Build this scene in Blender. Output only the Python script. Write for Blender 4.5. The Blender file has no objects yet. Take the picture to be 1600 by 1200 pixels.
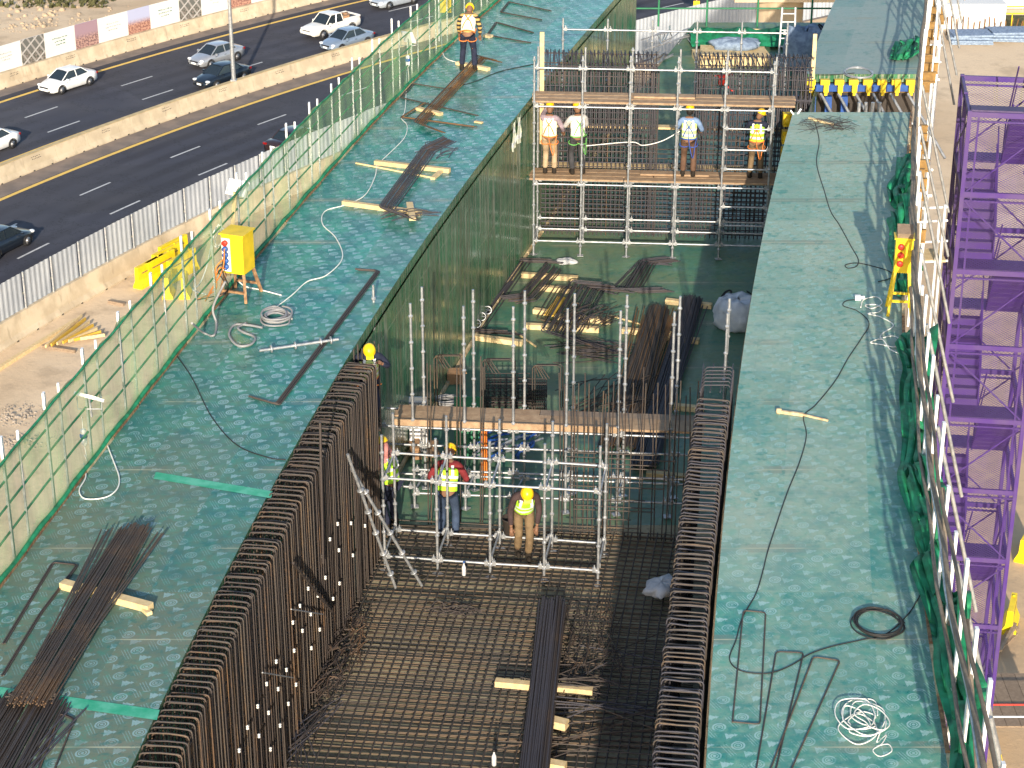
import bpy, math, random
import numpy as np
from mathutils import Vector, Matrix
random.seed(7)
rnd = random.uniform
sc = bpy.context.scene
# ---------------------------------------------------------------- camera, sky, sun, exposure
FPX, PITCH, HC = 3235.0, math.radians(24.6), 14.0
cd = bpy.data.cameras.new('camera'); cam = bpy.data.objects.new('camera', cd)
sc.collection.objects.link(cam); sc.camera = cam
cd.sensor_width = 36; cd.lens = FPX/1600*36; cd.clip_start = 0.5; cd.clip_end = 3000
cam.location = (0, 0, HC); cam.rotation_euler = (math.pi/2-PITCH, 0, 0)
SUN_EL, SUN_HD = math.radians(17.5), math.radians(1.0)          # light travels away from the camera
world = bpy.data.worlds.new('World'); sc.world = world; world.use_nodes = True
wn = world.node_tree; sky = wn.nodes.new('ShaderNodeTexSky'); sky.sky_type = 'NISHITA'; sky.sun_disc = False
sky.sun_elevation = SUN_EL; sky.sun_rotation = math.pi+SUN_HD
bg = wn.nodes['Background']; bg.inputs['Strength'].default_value = 0.15
wn.links.new(sky.outputs[0], bg.inputs[0])
ld = bpy.data.lights.new('sun', 'SUN'); ld.energy = 4.4; ld.angle = math.radians(0.5); ld.color = (1, .87, .70)
sun = bpy.data.objects.new('sun', ld); sc.collection.objects.link(sun); sun.location = (0, -20, 60)
sdir = Vector((math.sin(SUN_HD)*math.cos(SUN_EL), math.cos(SUN_HD)*math.cos(SUN_EL), -math.sin(SUN_EL)))
sun.rotation_euler = sdir.to_track_quat('-Z', 'Y').to_euler()
sc.view_settings.view_transform = 'Standard'; sc.view_settings.look = 'None'
sc.view_settings.exposure = 0.84; sc.view_settings.gamma = 1
sc.cycles.max_bounces = 6; sc.cycles.transparent_max_bounces = 24

# ---------------------------------------------------------------- measuring helpers
CP, SP = math.cos(PITCH), math.sin(PITCH)
def ray(u, v):
    a, b = (u-800)/FPX, (600-v)/FPX
    return np.array([a, CP+b*SP, -SP+b*CP])
def bp(u, v, z=0.0):                 # point of the level z
    d = ray(u, v); t = (z-HC)/d[2]; q = d*t; return Vector((q[0], q[1], z))
def aty(u, v, y):                    # point of the upright plane y
    d = ray(u, v); t = y/d[1]; return Vector((d[0]*t, y, HC+d[2]*t))
def mkedge(c, lo=17., hi=60.):
    def f(y):
        if y < lo: k = 3*c[0]*lo*lo+2*c[1]*lo+c[2]; return ((c[0]*lo+c[1])*lo+c[2])*lo+c[3]+k*(y-lo)
        if y > hi: k = 3*c[0]*hi*hi+2*c[1]*hi+c[2]; return ((c[0]*hi+c[1])*hi+c[2])*hi+c[3]+k*(y-hi)+.0018*(y-hi)**2
        return ((c[0]*y+c[1])*y+c[2])*y+c[3]
    return f
eA = mkedge((1.9909791e-05, -3.8786e-4, .136652556, -10.20981))      # left deck outer edge
eB = mkedge((-2.6257255e-05, .005256682, -.07605278, -4.76893))      # left deck, trench side
eC = mkedge((4.8755538e-06, .0014120032, .05423877, .5625673))       # right deck, trench side
eD = mkedge((-2.5492064e-05, .004701467, -.06348521, 4.6954994))     # right deck outer edge
def on_curve(u, v, fx):              # point of the upright curved surface x = fx(y)
    d = ray(u, v); lo, hi = 10.0, 75.0
    for _ in range(50):
        m = (lo+hi)/2; x = d[0]/d[1]*m
        if (x-fx(m))*(d[0]/d[1]*lo-fx(lo)) > 0: lo = m
        else: hi = m
    t = m/d[1]; return Vector((d[0]*t, m, HC+d[2]*t))
ZF = -3.7                            # trench floor
ZG = -29.0                           # ground and highway
RC = (123.44, 35.0)                  # the highway runs on an arc round this point
def road(R, s, z=ZG):
    a = s/180.0; return Vector((RC[0]-R*math.cos(a), RC[1]+R*math.sin(a), z))
def road_rs(p):
    R = math.hypot(p[0]-RC[0], p[1]-RC[1]); return R, 180*math.atan2(p[1]-RC[1], RC[0]-p[0])
def road_dir(s): a = s/180.0; return math.atan2(math.cos(a), math.sin(a))

# ---------------------------------------------------------------- mesh helper
class MB:
    def __init__(s): s.V = []; s.F = []; s.M = []; s.S = []; s.U = []
    def add(s, vs, fs, m=0, smooth=False, uv=None):
        o = len(s.V); s.V += [tuple(v) for v in vs]
        for f in fs:
            s.F.append([i+o for i in f]); s.M.append(m); s.S.append(smooth)
            s.U.append([uv[i] for i in f] if uv else None)
        return s
    def box(s, c, size, rot=None, m=0):
        hx, hy, hz = size[0]/2, size[1]/2, size[2]/2; c = Vector(c)
        P = [Vector((x, y, z)) for z in (-hz, hz) for y in (-hy, hy) for x in (-hx, hx)]
        if rot is not None: P = [rot @ p for p in P]
        return s.add([p+c for p in P], [(0,2,3,1),(4,5,7,6),(0,1,5,4),(1,3,7,5),(3,2,6,7),(2,0,4,6)], m)
    def beam(s, p0, p1, w, h, up=(0,0,1), m=0):
        p0, p1 = Vector(p0), Vector(p1); d = p1-p0; L = d.length; d.normalize(); up = Vector(up)
        if abs(d.dot(up)) > .98: up = Vector((0, 1, 0))
        sd = d.cross(up).normalized(); u = sd.cross(d).normalized()
        return s.box((p0+p1)/2, (L, w, h), Matrix((d, sd, u)).transposed(), m)
    def tube(s, pts, r, n=6, m=0, cap=True, closed=False):
        pts = [Vector(p) for p in pts]; N = len(pts); vs = []; fs = []
        rr = r if isinstance(r, (list, tuple)) else [r]*N
        t0 = (pts[1]-pts[0]).normalized(); a = Vector((0,0,1)) if abs(t0.z) < .9 else Vector((1,0,0))
        nr = (a-t0*a.dot(t0)).normalized()
        for i, p in enumerate(pts):
            if closed: t = pts[(i+1)%N]-pts[i-1]
            else: t = pts[min(i+1,N-1)]-pts[max(i-1,0)]
            if t.length < 1e-9: t = t0
            t.normalize(); nr = nr-t*nr.dot(t)
            if nr.length < 1e-6: nr = t.orthogonal()
            nr.normalize(); b = t.cross(nr)
            for k in range(n):
                an = 2*math.pi*k/n; vs.append(p+(nr*math.cos(an)+b*math.sin(an))*rr[i])
        for i in range(N if closed else N-1):
            j = (i+1) % N
            for k in range(n): fs.append((i*n+k, i*n+(k+1)%n, j*n+(k+1)%n, j*n+k))
        s.add(vs, fs, m, n > 4)
        if cap and not closed:
            s.add(vs[:n], [tuple(range(n))[::-1]], m); s.add(vs[-n:], [tuple(range(n))], m)
        return s
    def lathe(s, c, prof, n=16, m=0, rot=None, smooth=True, sx=1, sy=1):
        c = Vector(c); vs = []; fs = []
        for r, z in prof:
            for k in range(n):
                a = 2*math.pi*k/n; p = Vector((r*sx*math.cos(a), r*sy*math.sin(a), z))
                vs.append(c+(rot @ p if rot is not None else p))
        for i in range(len(prof)-1):
            for k in range(n): fs.append((i*n+k, i*n+(k+1)%n, (i+1)*n+(k+1)%n, (i+1)*n+k))
        fs.append(tuple(range(n))[::-1]); fs.append(tuple(range((len(prof)-1)*n, len(prof)*n)))
        return s.add(vs, fs, m, smooth)
    def grid(s, rows, m=0, smooth=True, uv=None):
        nr, nc = len(rows), len(rows[0]); vs = [p for r in rows for p in r]
        fs = [(i*nc+j, i*nc+j+1, (i+1)*nc+j+1, (i+1)*nc+j) for i in range(nr-1) for j in range(nc-1)]
        return s.add(vs, fs, m, smooth, [u for r in uv for u in r] if uv else None)
    def xf(s, mat):
        s.V = [tuple(mat @ Vector(v)) for v in s.V]; return s
    def mesh(s, name, mats, off=(0,0,0)):
        me = bpy.data.meshes.new(name); ox, oy, oz = off
        me.from_pydata([(x-ox, y-oy, z-oz) for x, y, z in s.V], [], s.F)
        for mt in (mats if isinstance(mats, (list, tuple)) else [mats]): me.materials.append(mt)
        me.polygons.foreach_set('material_index', s.M); me.polygons.foreach_set('use_smooth', s.S)
        if any(u is not None for u in s.U):
            l = me.uv_layers.new(name='UVMap'); flat = []
            for f, u in zip(s.F, s.U):
                for q in (u or [(0,0)]*len(f)): flat += [q[0], q[1]]
            l.data.foreach_set('uv', flat)
        me.update(); return me
    def build(s, name, mats, parent=None):           # world coordinates; the parent is an unrotated Empty
        if parent is not None:
            o = bpy.data.objects.new(name, s.mesh(name, mats, wloc(parent))); o.parent = parent
        else:
            A = np.array(s.V); c = ((A[:,0].min()+A[:,0].max())/2, (A[:,1].min()+A[:,1].max())/2, A[:,2].min())
            o = bpy.data.objects.new(name, s.mesh(name, mats, c)); o.location = c
        sc.collection.objects.link(o); return o
    def part(s, name, mats, parent):                 # local coordinates of the parent
        o = bpy.data.objects.new(name, s.mesh(name, mats)); o.parent = parent; sc.collection.objects.link(o); return o
def wloc(o):
    l = Vector(o.location)
    while o.parent: o = o.parent; l += Vector(o.location)
    return l
def tag(o, label=None, cat=None, group=None, kind=None):
    if label: o['label'] = label
    if cat: o['category'] = cat
    if group: o['group'] = group
    if kind: o['kind'] = kind
    return o
def thing(name, loc, label, cat, group=None, rz=0):
    o = bpy.data.objects.new(name, None); o.empty_display_size = .2; o.location = loc; o.rotation_euler = (0,0,rz)
    sc.collection.objects.link(o); return tag(o, label, cat, group)
def put(me, name, parent, loc=(0,0,0), rot=(0,0,0)):
    o = bpy.data.objects.new(name, me); o.parent = parent; o.location = loc; o.rotation_euler = rot
    sc.collection.objects.link(o); return o
def dup(o, parent=None, loc=None, rz=None, label=None, group=None):
    c = o.copy(); sc.collection.objects.link(c)
    if parent is not None: c.parent = parent
    if loc is not None: c.location = loc
    if rz is not None: c.rotation_euler = (0,0,rz)
    if label: c['label'] = label
    if group: c['group'] = group
    for ch in list(o.children): dup(ch, c)
    return c
def spline(P, k=6, closed=False):                    # Catmull-Rom
    P = [Vector(p) for p in P]; out = []; n = len(P)
    for i in range(n if closed else n-1):
        g = (lambda j: P[j % n]) if closed else (lambda j: P[max(0, min(n-1, j))])
        a, b, c, d = g(i-1), g(i), g(i+1), g(i+2)
        for q in range(k):
            t = q/k; out.append(.5*((2*b)+(c-a)*t+(2*a-5*b+4*c-d)*t*t+(3*b-a-3*c+d)*t**3))
    if not closed: out.append(P[-1])
    return out
RZ = lambda a: Matrix.Rotation(a, 3, 'Z')
RX = lambda a: Matrix.Rotation(a, 3, 'X')
RY = lambda a: Matrix.Rotation(a, 3, 'Y')
# ---------------------------------------------------------------- materials
class X:                                              # tiny expression layer over shader math nodes
    def __init__(s, nt, v): s.nt = nt; s.v = v
    def _m(s, op, *a):
        n = s.nt.nodes.new('ShaderNodeMath'); n.operation = op
        for i, q in enumerate((s,)+a):
            q = q.v if isinstance(q, X) else q
            if isinstance(q, (int, float)): n.inputs[i].default_value = q
            else: s.nt.links.new(q, n.inputs[i])
        return X(s.nt, n.outputs[0])
    def __add__(s, o): return s._m('ADD', o)
    def __sub__(s, o): return s._m('SUBTRACT', o)
    def __mul__(s, o): return s._m('MULTIPLY', o)
    def __truediv__(s, o): return s._m('DIVIDE', o)
    __radd__ = __add__; __rmul__ = __mul__
    def __neg__(s): return s*-1.0
    def rsub(s, k): return (s*-1.0)+k
    def floor(s): return s._m('FLOOR')
    def fract(s): return s._m('FRACT')
    def abs(s): return s._m('ABSOLUTE')
    def sqrt(s): return s._m('SQRT')
    def lt(s, k): return s._m('LESS_THAN', k)
    def gt(s, k): return s._m('GREATER_THAN', k)
    def mx(s, o): return s._m('MAXIMUM', o)
    def mn(s, o): return s._m('MINIMUM', o)
    def sin(s): return s._m('SINE')
    def ss(s, a, b):                                  # smooth step
        n = s.nt.nodes.new('ShaderNodeMapRange'); n.interpolation_type = 'SMOOTHSTEP'
        s.nt.links.new(s.v, n.inputs[0]); n.inputs[1].default_value = a; n.inputs[2].default_value = b
        return X(s.nt, n.outputs[0])
class MT:
    def __init__(s, name, rough=.7, metal=0., spec=.4):
        s.m = bpy.data.materials.new(name); s.m.use_nodes = True; s.nt = s.m.node_tree
        s.b = s.nt.nodes['Principled BSDF']; s.b.inputs['Roughness'].default_value = rough
        s.b.inputs['Metallic'].default_value = metal; s.b.inputs['Specular IOR Level'].default_value = spec
    def tc(s, kind='Object', scale=None):
        if kind == 'UV':
            n = s.nt.nodes.new('ShaderNodeUVMap'); n.uv_map = 'UVMap'; o = n.outputs[0]
        elif kind == 'World':
            n = s.nt.nodes.new('ShaderNodeNewGeometry'); o = n.outputs['Position']
        else:
            n = s.nt.nodes.new('ShaderNodeTexCoord'); o = n.outputs[kind]
        if scale is not None:
            q = s.nt.nodes.new('ShaderNodeMapping'); s.nt.links.new(o, q.inputs[0]); q.inputs[3].default_value = scale; o = q.outputs[0]
        return o
    def noise(s, vec, scale, detail=4, rough=.55):
        n = s.nt.nodes.new('ShaderNodeTexNoise'); n.inputs['Scale'].default_value = scale; n.inputs['Detail'].default_value = detail
        n.inputs['Roughness'].default_value = rough; s.nt.links.new(vec, n.inputs['Vector']); return X(s.nt, n.outputs[0])
    def sep(s, vec):
        n = s.nt.nodes.new('ShaderNodeSeparateXYZ'); s.nt.links.new(vec, n.inputs[0]); return [X(s.nt, o) for o in n.outputs]
    def mix(s, f, a, b):
        n = s.nt.nodes.new('ShaderNodeMix'); n.data_type = 'RGBA'
        for q, i in ((f, 0), (a, 6), (b, 7)):
            q = q.v if isinstance(q, X) else q
            if isinstance(q, (int, float)): n.inputs[i].default_value = q
            elif isinstance(q, tuple): n.inputs[i].default_value = (*q, 1)
            else: s.nt.links.new(q, n.inputs[i])
        return n.outputs[2]
    def col(s, c):
        if isinstance(c, tuple): s.b.inputs['Base Color'].default_value = (*c, 1)
        else: s.nt.links.new(c, s.b.inputs['Base Color'])
        return s
    def rough(s, x): s.nt.links.new(x.v, s.b.inputs['Roughness']); return s
    def bump(s, x, st=.3, dist=.01):
        n = s.nt.nodes.new('ShaderNodeBump'); n.inputs['Strength'].default_value = st; n.inputs['Distance'].default_value = dist
        s.nt.links.new(x.v, n.inputs['Height']); s.nt.links.new(n.outputs[0], s.b.inputs['Normal']); return s
    def alpha(s, x): s.nt.links.new(x.v, s.b.inputs['Alpha']); return s
    def rand(s): return X(s.nt, s.nt.nodes.new('ShaderNodeObjectInfo').outputs['Random'])
def plain(name, c, rough=.6, metal=0., var=.25, scale=6., spec=.4, c2=None):
    t = MT(name, rough, metal, spec); n = t.noise(t.tc('World'), scale).ss(.3, .7)
    c2 = c2 or tuple(max(0, q*(1-var)) for q in c)
    return t.col(t.mix(n, c2, c)).m

def deck_material(name, gA, gB, dust, dust_amt, near_k, print_amt, wet=.5, pc=(.34,.46,.48)):
    """film faced plywood: green film, printed marks, site dust, butt joints"""
    t = MT(name, .42, 0, .36); uv = t.tc('UV'); x, y, _ = t.sep(uv)
    n1 = t.noise(uv, .35, 3); n2 = t.noise(uv, 1.7, 5, .62); n3 = t.noise(uv, 9, 4, .6); n4 = t.noise(uv, 26, 3, .6)
    g = t.mix(n2.ss(.38, .62), gA, gB)
    # printed marks on a skewed lattice
    ax, ay, bx, by = -.27, -.215, .235, -.385; det = ax*by-ay*bx
    def pid(k):
        w_ = t.nt.nodes.new('ShaderNodeTexWhiteNoise'); w_.noise_dimensions = '3D'; b_ = t.nt.nodes.new('ShaderNodeCombineXYZ'); b_.inputs[2].default_value = k
        t.nt.links.new((x/1.22+.31).floor().v, b_.inputs[0]); t.nt.links.new((y/2.44).floor().v, b_.inputs[1]); t.nt.links.new(b_.outputs[0], w_.inputs[0]); return X(t.nt, w_.outputs[0])
    qx, qy = pid(.37), pid(1.61)
    def cell(ox, oy):
        px, py = x-ox+qx*.6, y-oy+qy*.6
        u = (px*by-py*bx)*(1/det); v = (py*ax-px*ay)*(1/det)
        fu = (u+.5).fract()-.5; fv = (v+.5).fract()-.5
        return fu*ax+fv*bx, fu*ay+fv*by
    cx, cy = cell(0, 0); r = (cx*cx+cy*cy*.9).sqrt()
    ring = ((r-.074).abs().lt(.011))._m('ADD', (r-.043).abs().lt(.007)).mn(1)
    blob = r.lt(.02)
    tx, ty = cell(.155, -.17)
    k = tx*.98+ty*.20; w = tx*-.20+ty*.98              # leaf mark, pointing along k
    saw = ((k+.1)*15.0).fract()*.026
    tree = (w.abs()-((k.rsub(.112))*.44-saw)).lt(0)._m('MULTIPLY', k.gt(-.075))
    lx, ly = cell(-.115, -.10)
    p = lx*.5+ly*-.866; q = lx*.866+ly*.5
    lines = ((q*30.0).fract()).lt(.36)._m('MULTIPLY', q.abs().lt(.055))._m('MULTIPLY', p.abs().lt(.13))
    brk = t.noise(t.tc('UV', (70, 70, 1)), 1.0, 1).gt(.44)
    lines = lines*brk
    mark = ring.mx(blob).mx(tree).mx(lines*.8)
    n7 = t.noise(uv, .9, 3); fade = (n2*.35+n3*.35+n7*.3+pid(2.9)*.06).ss(.36, .56)
    mark = mark*fade*print_amt
    c = t.mix(mark, g, pc)
    d = (n1*.5+n2*.35+n3*.28)-.56
    if near_k: d = d+((y.rsub(30.0))*near_k).mx(-.25).mn(.3)
    dm = (d+dust_amt*.5-.25).ss(-.16, .2)*.92
    c = t.mix(dm*(mark*.80).rsub(1.0), c, dust)
    # scuffs and fine grit
    sc_ = t.noise(t.tc('UV', (3.0, 14.0, 1)), 2.2, 5, .7).ss(.62, .76)*.35
    c = t.mix(sc_, c, tuple(min(1, q*1.35) for q in dust))
    c = t.mix(n4.ss(.60, .72)*.45, c, (.04,.085,.07))
    n5 = t.noise(uv, 5.0, 6, .72); c = t.mix(n5.ss(.52, .66)*.45, c, gB); c = t.mix(n5.ss(.48, .34)*.4, c, gA)
    # butt joints every 2.44 m
    jy = ((y/2.44).fract()-.5).abs(); row = (y/2.44).floor()
    jl = jy.lt(.0052); jw = jy.lt(.05)
    jn = t.noise(t.tc('UV', (.6, .41, 1)), 1.3, 2)
    c = t.mix(jw*jn.ss(.42, .62)*.55, c, (.17,.18,.14))
    c = t.mix(jl*jn.ss(.42, .58), c, (.36,.38,.27))
    jx = ((x/1.22+.31).fract()-.5).abs().lt(.003)
    c = t.mix(jx*jn.ss(.5, .6)*.3, c, (.05,.08,.06))
    wn_ = t.nt.nodes.new('ShaderNodeTexWhiteNoise'); wn_.noise_dimensions = '2D'; cb = t.nt.nodes.new('ShaderNodeCombineXYZ')
    t.nt.links.new((x/1.22+.31).floor().v, cb.inputs[0]); t.nt.links.new(row.v, cb.inputs[1]); t.nt.links.new(cb.outputs[0], wn_.inputs[0]); pv = X(t.nt, wn_.outputs[0])
    n8 = t.noise(uv, 3.2, 6, .75); c = t.mix(n8.ss(.54, .63)*.62, c, gA); c = t.mix(n8.ss(.45, .36)*.28, c, gB)
    c = t.mix(pv.ss(.45, 1.)*.30, c, dust); c = t.mix(pv.ss(.5, 0.)*.28, c, gA)
    t.col(c); t.rough((dm*.40+n3*.25)+(.17)); t.bump(n3, .10, .01)
    return t.m

M = {}
M['deckL'] = deck_material('film faced plywood left', (.010,.128,.122), (.025,.245,.180), (.140,.160,.112), .45, .020, .85, pc=(.30,.45,.49))
M['deckR'] = deck_material('film faced plywood right', (.016,.185,.160), (.045,.280,.205), (.300,.365,.290), .645, -.012, .66, pc=(.40,.58,.60))
M['deckF'] = deck_material('film faced plywood far', (.060,.180,.170), (.10,.24,.21), (.235,.285,.270), .75, 0, .12)
M['floorB'] = deck_material('film faced plywood floor', (.012,.125,.090), (.026,.195,.105), (.18,.20,.12), .56, 0, .15)
def mk_wall():
    t = MT('wet green wall plywood', .16, 0, .6); uv = t.tc('UV'); x, y, _ = t.sep(uv)
    st = t.noise(t.tc('UV', (9, .35, 1)), 1.0, 5, .65); n = t.noise(uv, .6, 3); n3 = t.noise(uv, 4.0, 5, .7)
    c = t.mix(n.ss(.35, .6), (.020,.115,.050), (.045,.185,.085)); st2 = t.noise(t.tc('UV', (22, .5, 1)), 1.0, 4, .7); c = t.mix(st.ss(.44, .62)*.8, c, (.165,.165,.105)); c = t.mix(st2.ss(.53, .62)*.85, c, (.36,.39,.30)); c = t.mix(n3.ss(.5, .66)*.5, c, (.045,.06,.035))
    j = ((y/1.22).fract()-.5).abs().lt(.012); c = t.mix(j*n.ss(.3, .7)*.8, c, (.25,.29,.2))
    jx = ((x/2.44).fract()-.5).abs().lt(.003); c = t.mix(jx*.6, c, (.25,.29,.2)); hx, hy = ((x/.61).fract()-.5)*.61, ((y/.61+.25).fract()-.5)*.61; c = t.mix((hx*hx+hy*hy).sqrt().lt(.016)*.85, c, (.02,.02,.015)); t.rough(st.ss(.4, .65)*.35+n3*.1+.08)
    t.col(c); return t.m
M['wall'] = mk_wall()
def mk_floorA():
    t = MT('muddy trench floor', .8); p = t.tc('World'); n = t.noise(p, 1.2, 5); n2 = t.noise(p, 14, 4)
    c = t.mix(n.ss(.35, .65), (.25,.225,.145), (.38,.335,.22)); c = t.mix(n2.ss(.5, .7)*.5, c, (.08,.075,.045)); t.col(c); return t.m
M['floorA'] = mk_floorA()
M['plyedge'] = plain('raw plywood edge', (.34,.20,.10), .8, scale=14, c2=(.14,.07,.035))
M['paleedge'] = plain('pale board edge', (.62,.50,.30), .8, scale=9, c2=(.35,.25,.14))
M['strip'] = plain('bright green film board', (.020,.300,.160), .4, scale=5, c2=(.10,.42,.28))
def mk_wood(name, a, b):
    t = MT(name, .75); p = t.tc('Object'); n = t.noise(t.tc('Object', (3, 3, 3)), 2.5, 6, .7); r = t.rand()
    c = t.mix(n.ss(.35, .7), a, b); c = t.mix(r*.45, c, tuple(q*.55 for q in a)); t.col(c); t.bump(n, .2, .004); return t.m
M['timber'] = mk_wood('pale sawn timber', (.58,.43,.22), (.74,.58,.33))
M['plank'] = mk_wood('weathered scaffold plank', (.30,.195,.115), (.44,.31,.19))
M['plankg'] = mk_wood('grey scaffold plank', (.22,.16,.11), (.32,.24,.17))
M['joist'] = mk_wood('brown formwork joist', (.20,.115,.035), (.30,.18,.055))
M['oldrail'] = mk_wood('weathered pole', (.15,.12,.09), (.24,.20,.15))
M['h20'] = mk_wood('yellow formwork beam', (.55,.33,.04), (.70,.46,.07))
def mk_rebar(name, a, b, k):
    t = MT(name, .62, .25, .4); p = t.tc('World'); n = t.noise(p, 1.3, 4); n2 = t.noise(p, 18, 3); r = t.rand()
    c = t.mix((n*.7+n2*.3+r*.35-.18).ss(k, k+.28), a, b); t.col(c); return t.m
M['rebar'] = mk_rebar('dark rebar steel', (.058,.047,.043), (.150,.088,.048), .53)
M['rebarT'] = mk_rebar('warm rebar steel', (.072,.060,.052), (.145,.098,.060), .55)
M['rebarD'] = mk_rebar('mill dark rebar', (.060,.057,.068), (.085,.070,.068), .5)
M['rust'] = mk_rebar('rusty rebar', (.16,.085,.035), (.36,.18,.05), .36)
def mk_galv():
    t = MT('galvanised tube', .42, .55, .5); p = t.tc('World'); n = t.noise(p, 9, 4); t.col(t.mix(n.ss(.3, .7), (.26,.28,.30), (.46,.47,.48))); return t.m
M['galv'] = mk_galv()
M['galvw'] = plain('white painted post', (.78,.79,.80), .45, .1, .2)
def mk_sand():
    t = MT('sand ground', .95, 0, .2); p = t.tc('World'); n = t.noise(p, .035, 5, .6); n2 = t.noise(p, .4, 6, .65); n3 = t.noise(p, 4.5, 5, .7)
    c = t.mix(n.ss(.38, .62), (.50,.36,.225), (.66,.51,.345)); c = t.mix(n2.ss(.48, .68)*.55, c, (.36,.27,.18)); c = t.mix(n3.ss(.55, .75)*.35, c, (.25,.19,.13))
    t.col(c); t.bump(n2*.7+n3*.3, .6, .12); return t.m
M['sand'] = mk_sand()
def mk_asph():
    t = MT('asphalt', .85, 0, .25); p = t.tc('World'); n = t.noise(p, .12, 4); n2 = t.noise(p, 22, 3); n3 = t.noise(t.tc('World', (.5, .5, 1)), .35, 5)
    c = t.mix(n.ss(.35, .65), (.050,.052,.068), (.070,.071,.086)); c = t.mix(n3.ss(.52, .7)*.4, c, (.075,.07,.07)); c = t.mix(n2.ss(.5, .8)*.3, c, (.09,.085,.085))
    x, y, _ = t.sep(p); dx, dy = x-RC[0], y-RC[1]; R = (dx*dx+dy*dy).sqrt(); w = ((R*.54).fract()-.5).abs().ss(.12, .40); n4 = t.noise(t.tc('World', (.08, .08, 1)), 1.0, 3)
    c = t.mix(w*n4.ss(.3, .7)*.55, c, (.028,.027,.034)); cr = (t.noise(t.tc('World', (.16, .16, 1)), 1.6, 6, .7)-.5).abs().lt(.006); c = t.mix(cr*.5, c, (.022,.022,.024)); n6 = t.noise(p, .06, 2)
    c = t.mix(n6.ss(.56, .58)*.28, c, (.030,.030,.036)); t.col(c); return t.m
M['asphalt'] = mk_asph()
M['shoulder'] = plain('dusty shoulder', (.235,.185,.15), .9, scale=.8, c2=(.15,.125,.11))
M['white'] = plain('road white', (.55,.55,.54), .7, scale=3)
M['yellow'] = plain('road yellow', (.80,.52,.10), .7, scale=3, c2=(.66,.44,.12))
def mk_conc(name, a, b, st=.5):
    t = MT(name, .9, 0, .2); p = t.tc('World'); n = t.noise(p, .9, 5); v = t.noise(t.tc('World', (1.5, 1.5, .3)), 1.6, 4)
    c = t.mix(n.ss(.35, .65), a, b); c = t.mix(v.ss(.55, .72)*st, c, tuple(q*.55 for q in a)); t.col(c); t.bump(n, .2, .02); return t.m
M['conc'] = mk_conc('beige barrier concrete', (.43,.35,.245), (.56,.465,.335))
M['concM'] = mk_conc('yellowed barrier concrete', (.43,.355,.25), (.54,.45,.32), .4)
M['concT'] = plain('yellow dusted barrier top', (.54,.41,.22), .9, scale=2)
M['stencil'] = plain('black stencil paint', (.055,.05,.045), .8)
def mk_corr():
    t = MT('white corrugated sheet', .5, .1, .4); n = t.noise(t.tc('World'), .5, 4); t.col(t.mix(n.ss(.3, .7), (.30,.33,.375), (.39,.42,.46))); return t.m
M['corr'] = mk_corr()
M['net'] = None
def mk_net(name, c, a0, a1, dens=160):
    t = MT(name, .75, 0, .1); uv = t.tc('UV'); x, y, _ = t.sep(uv); n = t.noise(uv, 1.2, 4); n2 = t.noise(t.tc('UV', (2.5, .5, 1)), 2, 3)
    edge = (y.ss(.0, .14).rsub(1.0)).mx(y.ss(.90, .97))
    t.col(t.mix(edge*.6, t.mix(n.ss(.3, .7), tuple(q*.75 for q in c), c), tuple(q*.6 for q in c)))
    t.alpha(((n*.5+n2*.5).ss(.3, .7)*(a1-a0)+a0+edge*.40).mn(.95))
    t.b.inputs['Subsurface Weight'].default_value = 0
    return t.m
M['net'] = mk_net('green debris netting', (.30,.52,.25), .25, .52)
M['netd'] = plain('bunched green netting', (.015,.26,.12), .7, scale=5, c2=(.006,.12,.05))
M['purple'] = plain('purple painted steel', (.052,.018,.170), .5, .1, .3, 1.3, c2=(.075,.045,.150))
M['purpleD'] = plain('purple tread steel', (.075,.055,.13), .6, .2, .3, 8.)
def mk_expmesh():
    t = MT('purple expanded mesh', .5, .1, .3); uv = t.tc('UV'); x, y, _ = t.sep(uv)
    a = ((x*9.0+y*16.0).fract()-.5).abs().gt(.435); b = ((x*9.0-y*16.0).fract()-.5).abs().gt(.435)
    t.col((.050,.022,.17)); t.alpha(a.mx(b)); return t.m
M['expmesh'] = mk_expmesh()
M['ypaint'] = plain('yellow painted steel', (.74,.52,.015), .45, 0, .2, 5.)
M['yplast'] = plain('yellow barrier plastic', (.80,.58,.01), .45, 0, .15, 3.)
M['black'] = plain('black rubber', (.018,.018,.02), .6)
M['hoseg'] = plain('grey hose', (.27,.27,.28), .55)
M['cablew'] = plain('white cable', (.80,.79,.74), .5, 0, .15)
M['cableb'] = plain('black cable', (.025,.024,.024), .6)
M['whitep'] = plain('white plastic', (.82,.82,.81), .4, 0, .1)
M['bluep'] = plain('blue plastic', (.03,.10,.34), .4)
M['redp'] = plain('red plastic', (.60,.035,.02), .4)
M['orange'] = plain('orange paint', (.80,.22,.03), .5)
M['bluest'] = plain('blue painted beam', (.020,.085,.33), .5, .1, .3)
M['sackw'] = plain('woven white sack', (.60,.63,.67), .85, scale=7, c2=(.46,.50,.56))
M['sackg'] = plain('grey paper sack', (.60,.60,.60), .85, scale=9, c2=(.42,.43,.45))
M['sackb'] = plain('blue grey woven sack', (.25,.33,.44), .85, scale=6, c2=(.13,.18,.27))
M['board'] = plain('brown cardboard', (.36,.21,.11), .85)
M['green'] = plain('green board', (.03,.20,.10), .6)
M['sandc'] = plain('sandy rubble', (.42,.33,.23), .95, scale=3, c2=(.3,.23,.16))
M['rubble'] = plain('grey rubble', (.34,.29,.24), .95, scale=3, c2=(.2,.17,.14))
M['scrub'] = plain('dry scrub', (.10,.10,.04), .95, scale=4, c2=(.05,.05,.02))
M['bucket'] = plain('dark muddy brown and gap shade', (.045,.036,.03), .7)  # bucket mud, also the painted shade of the panel in the deck gap
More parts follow.
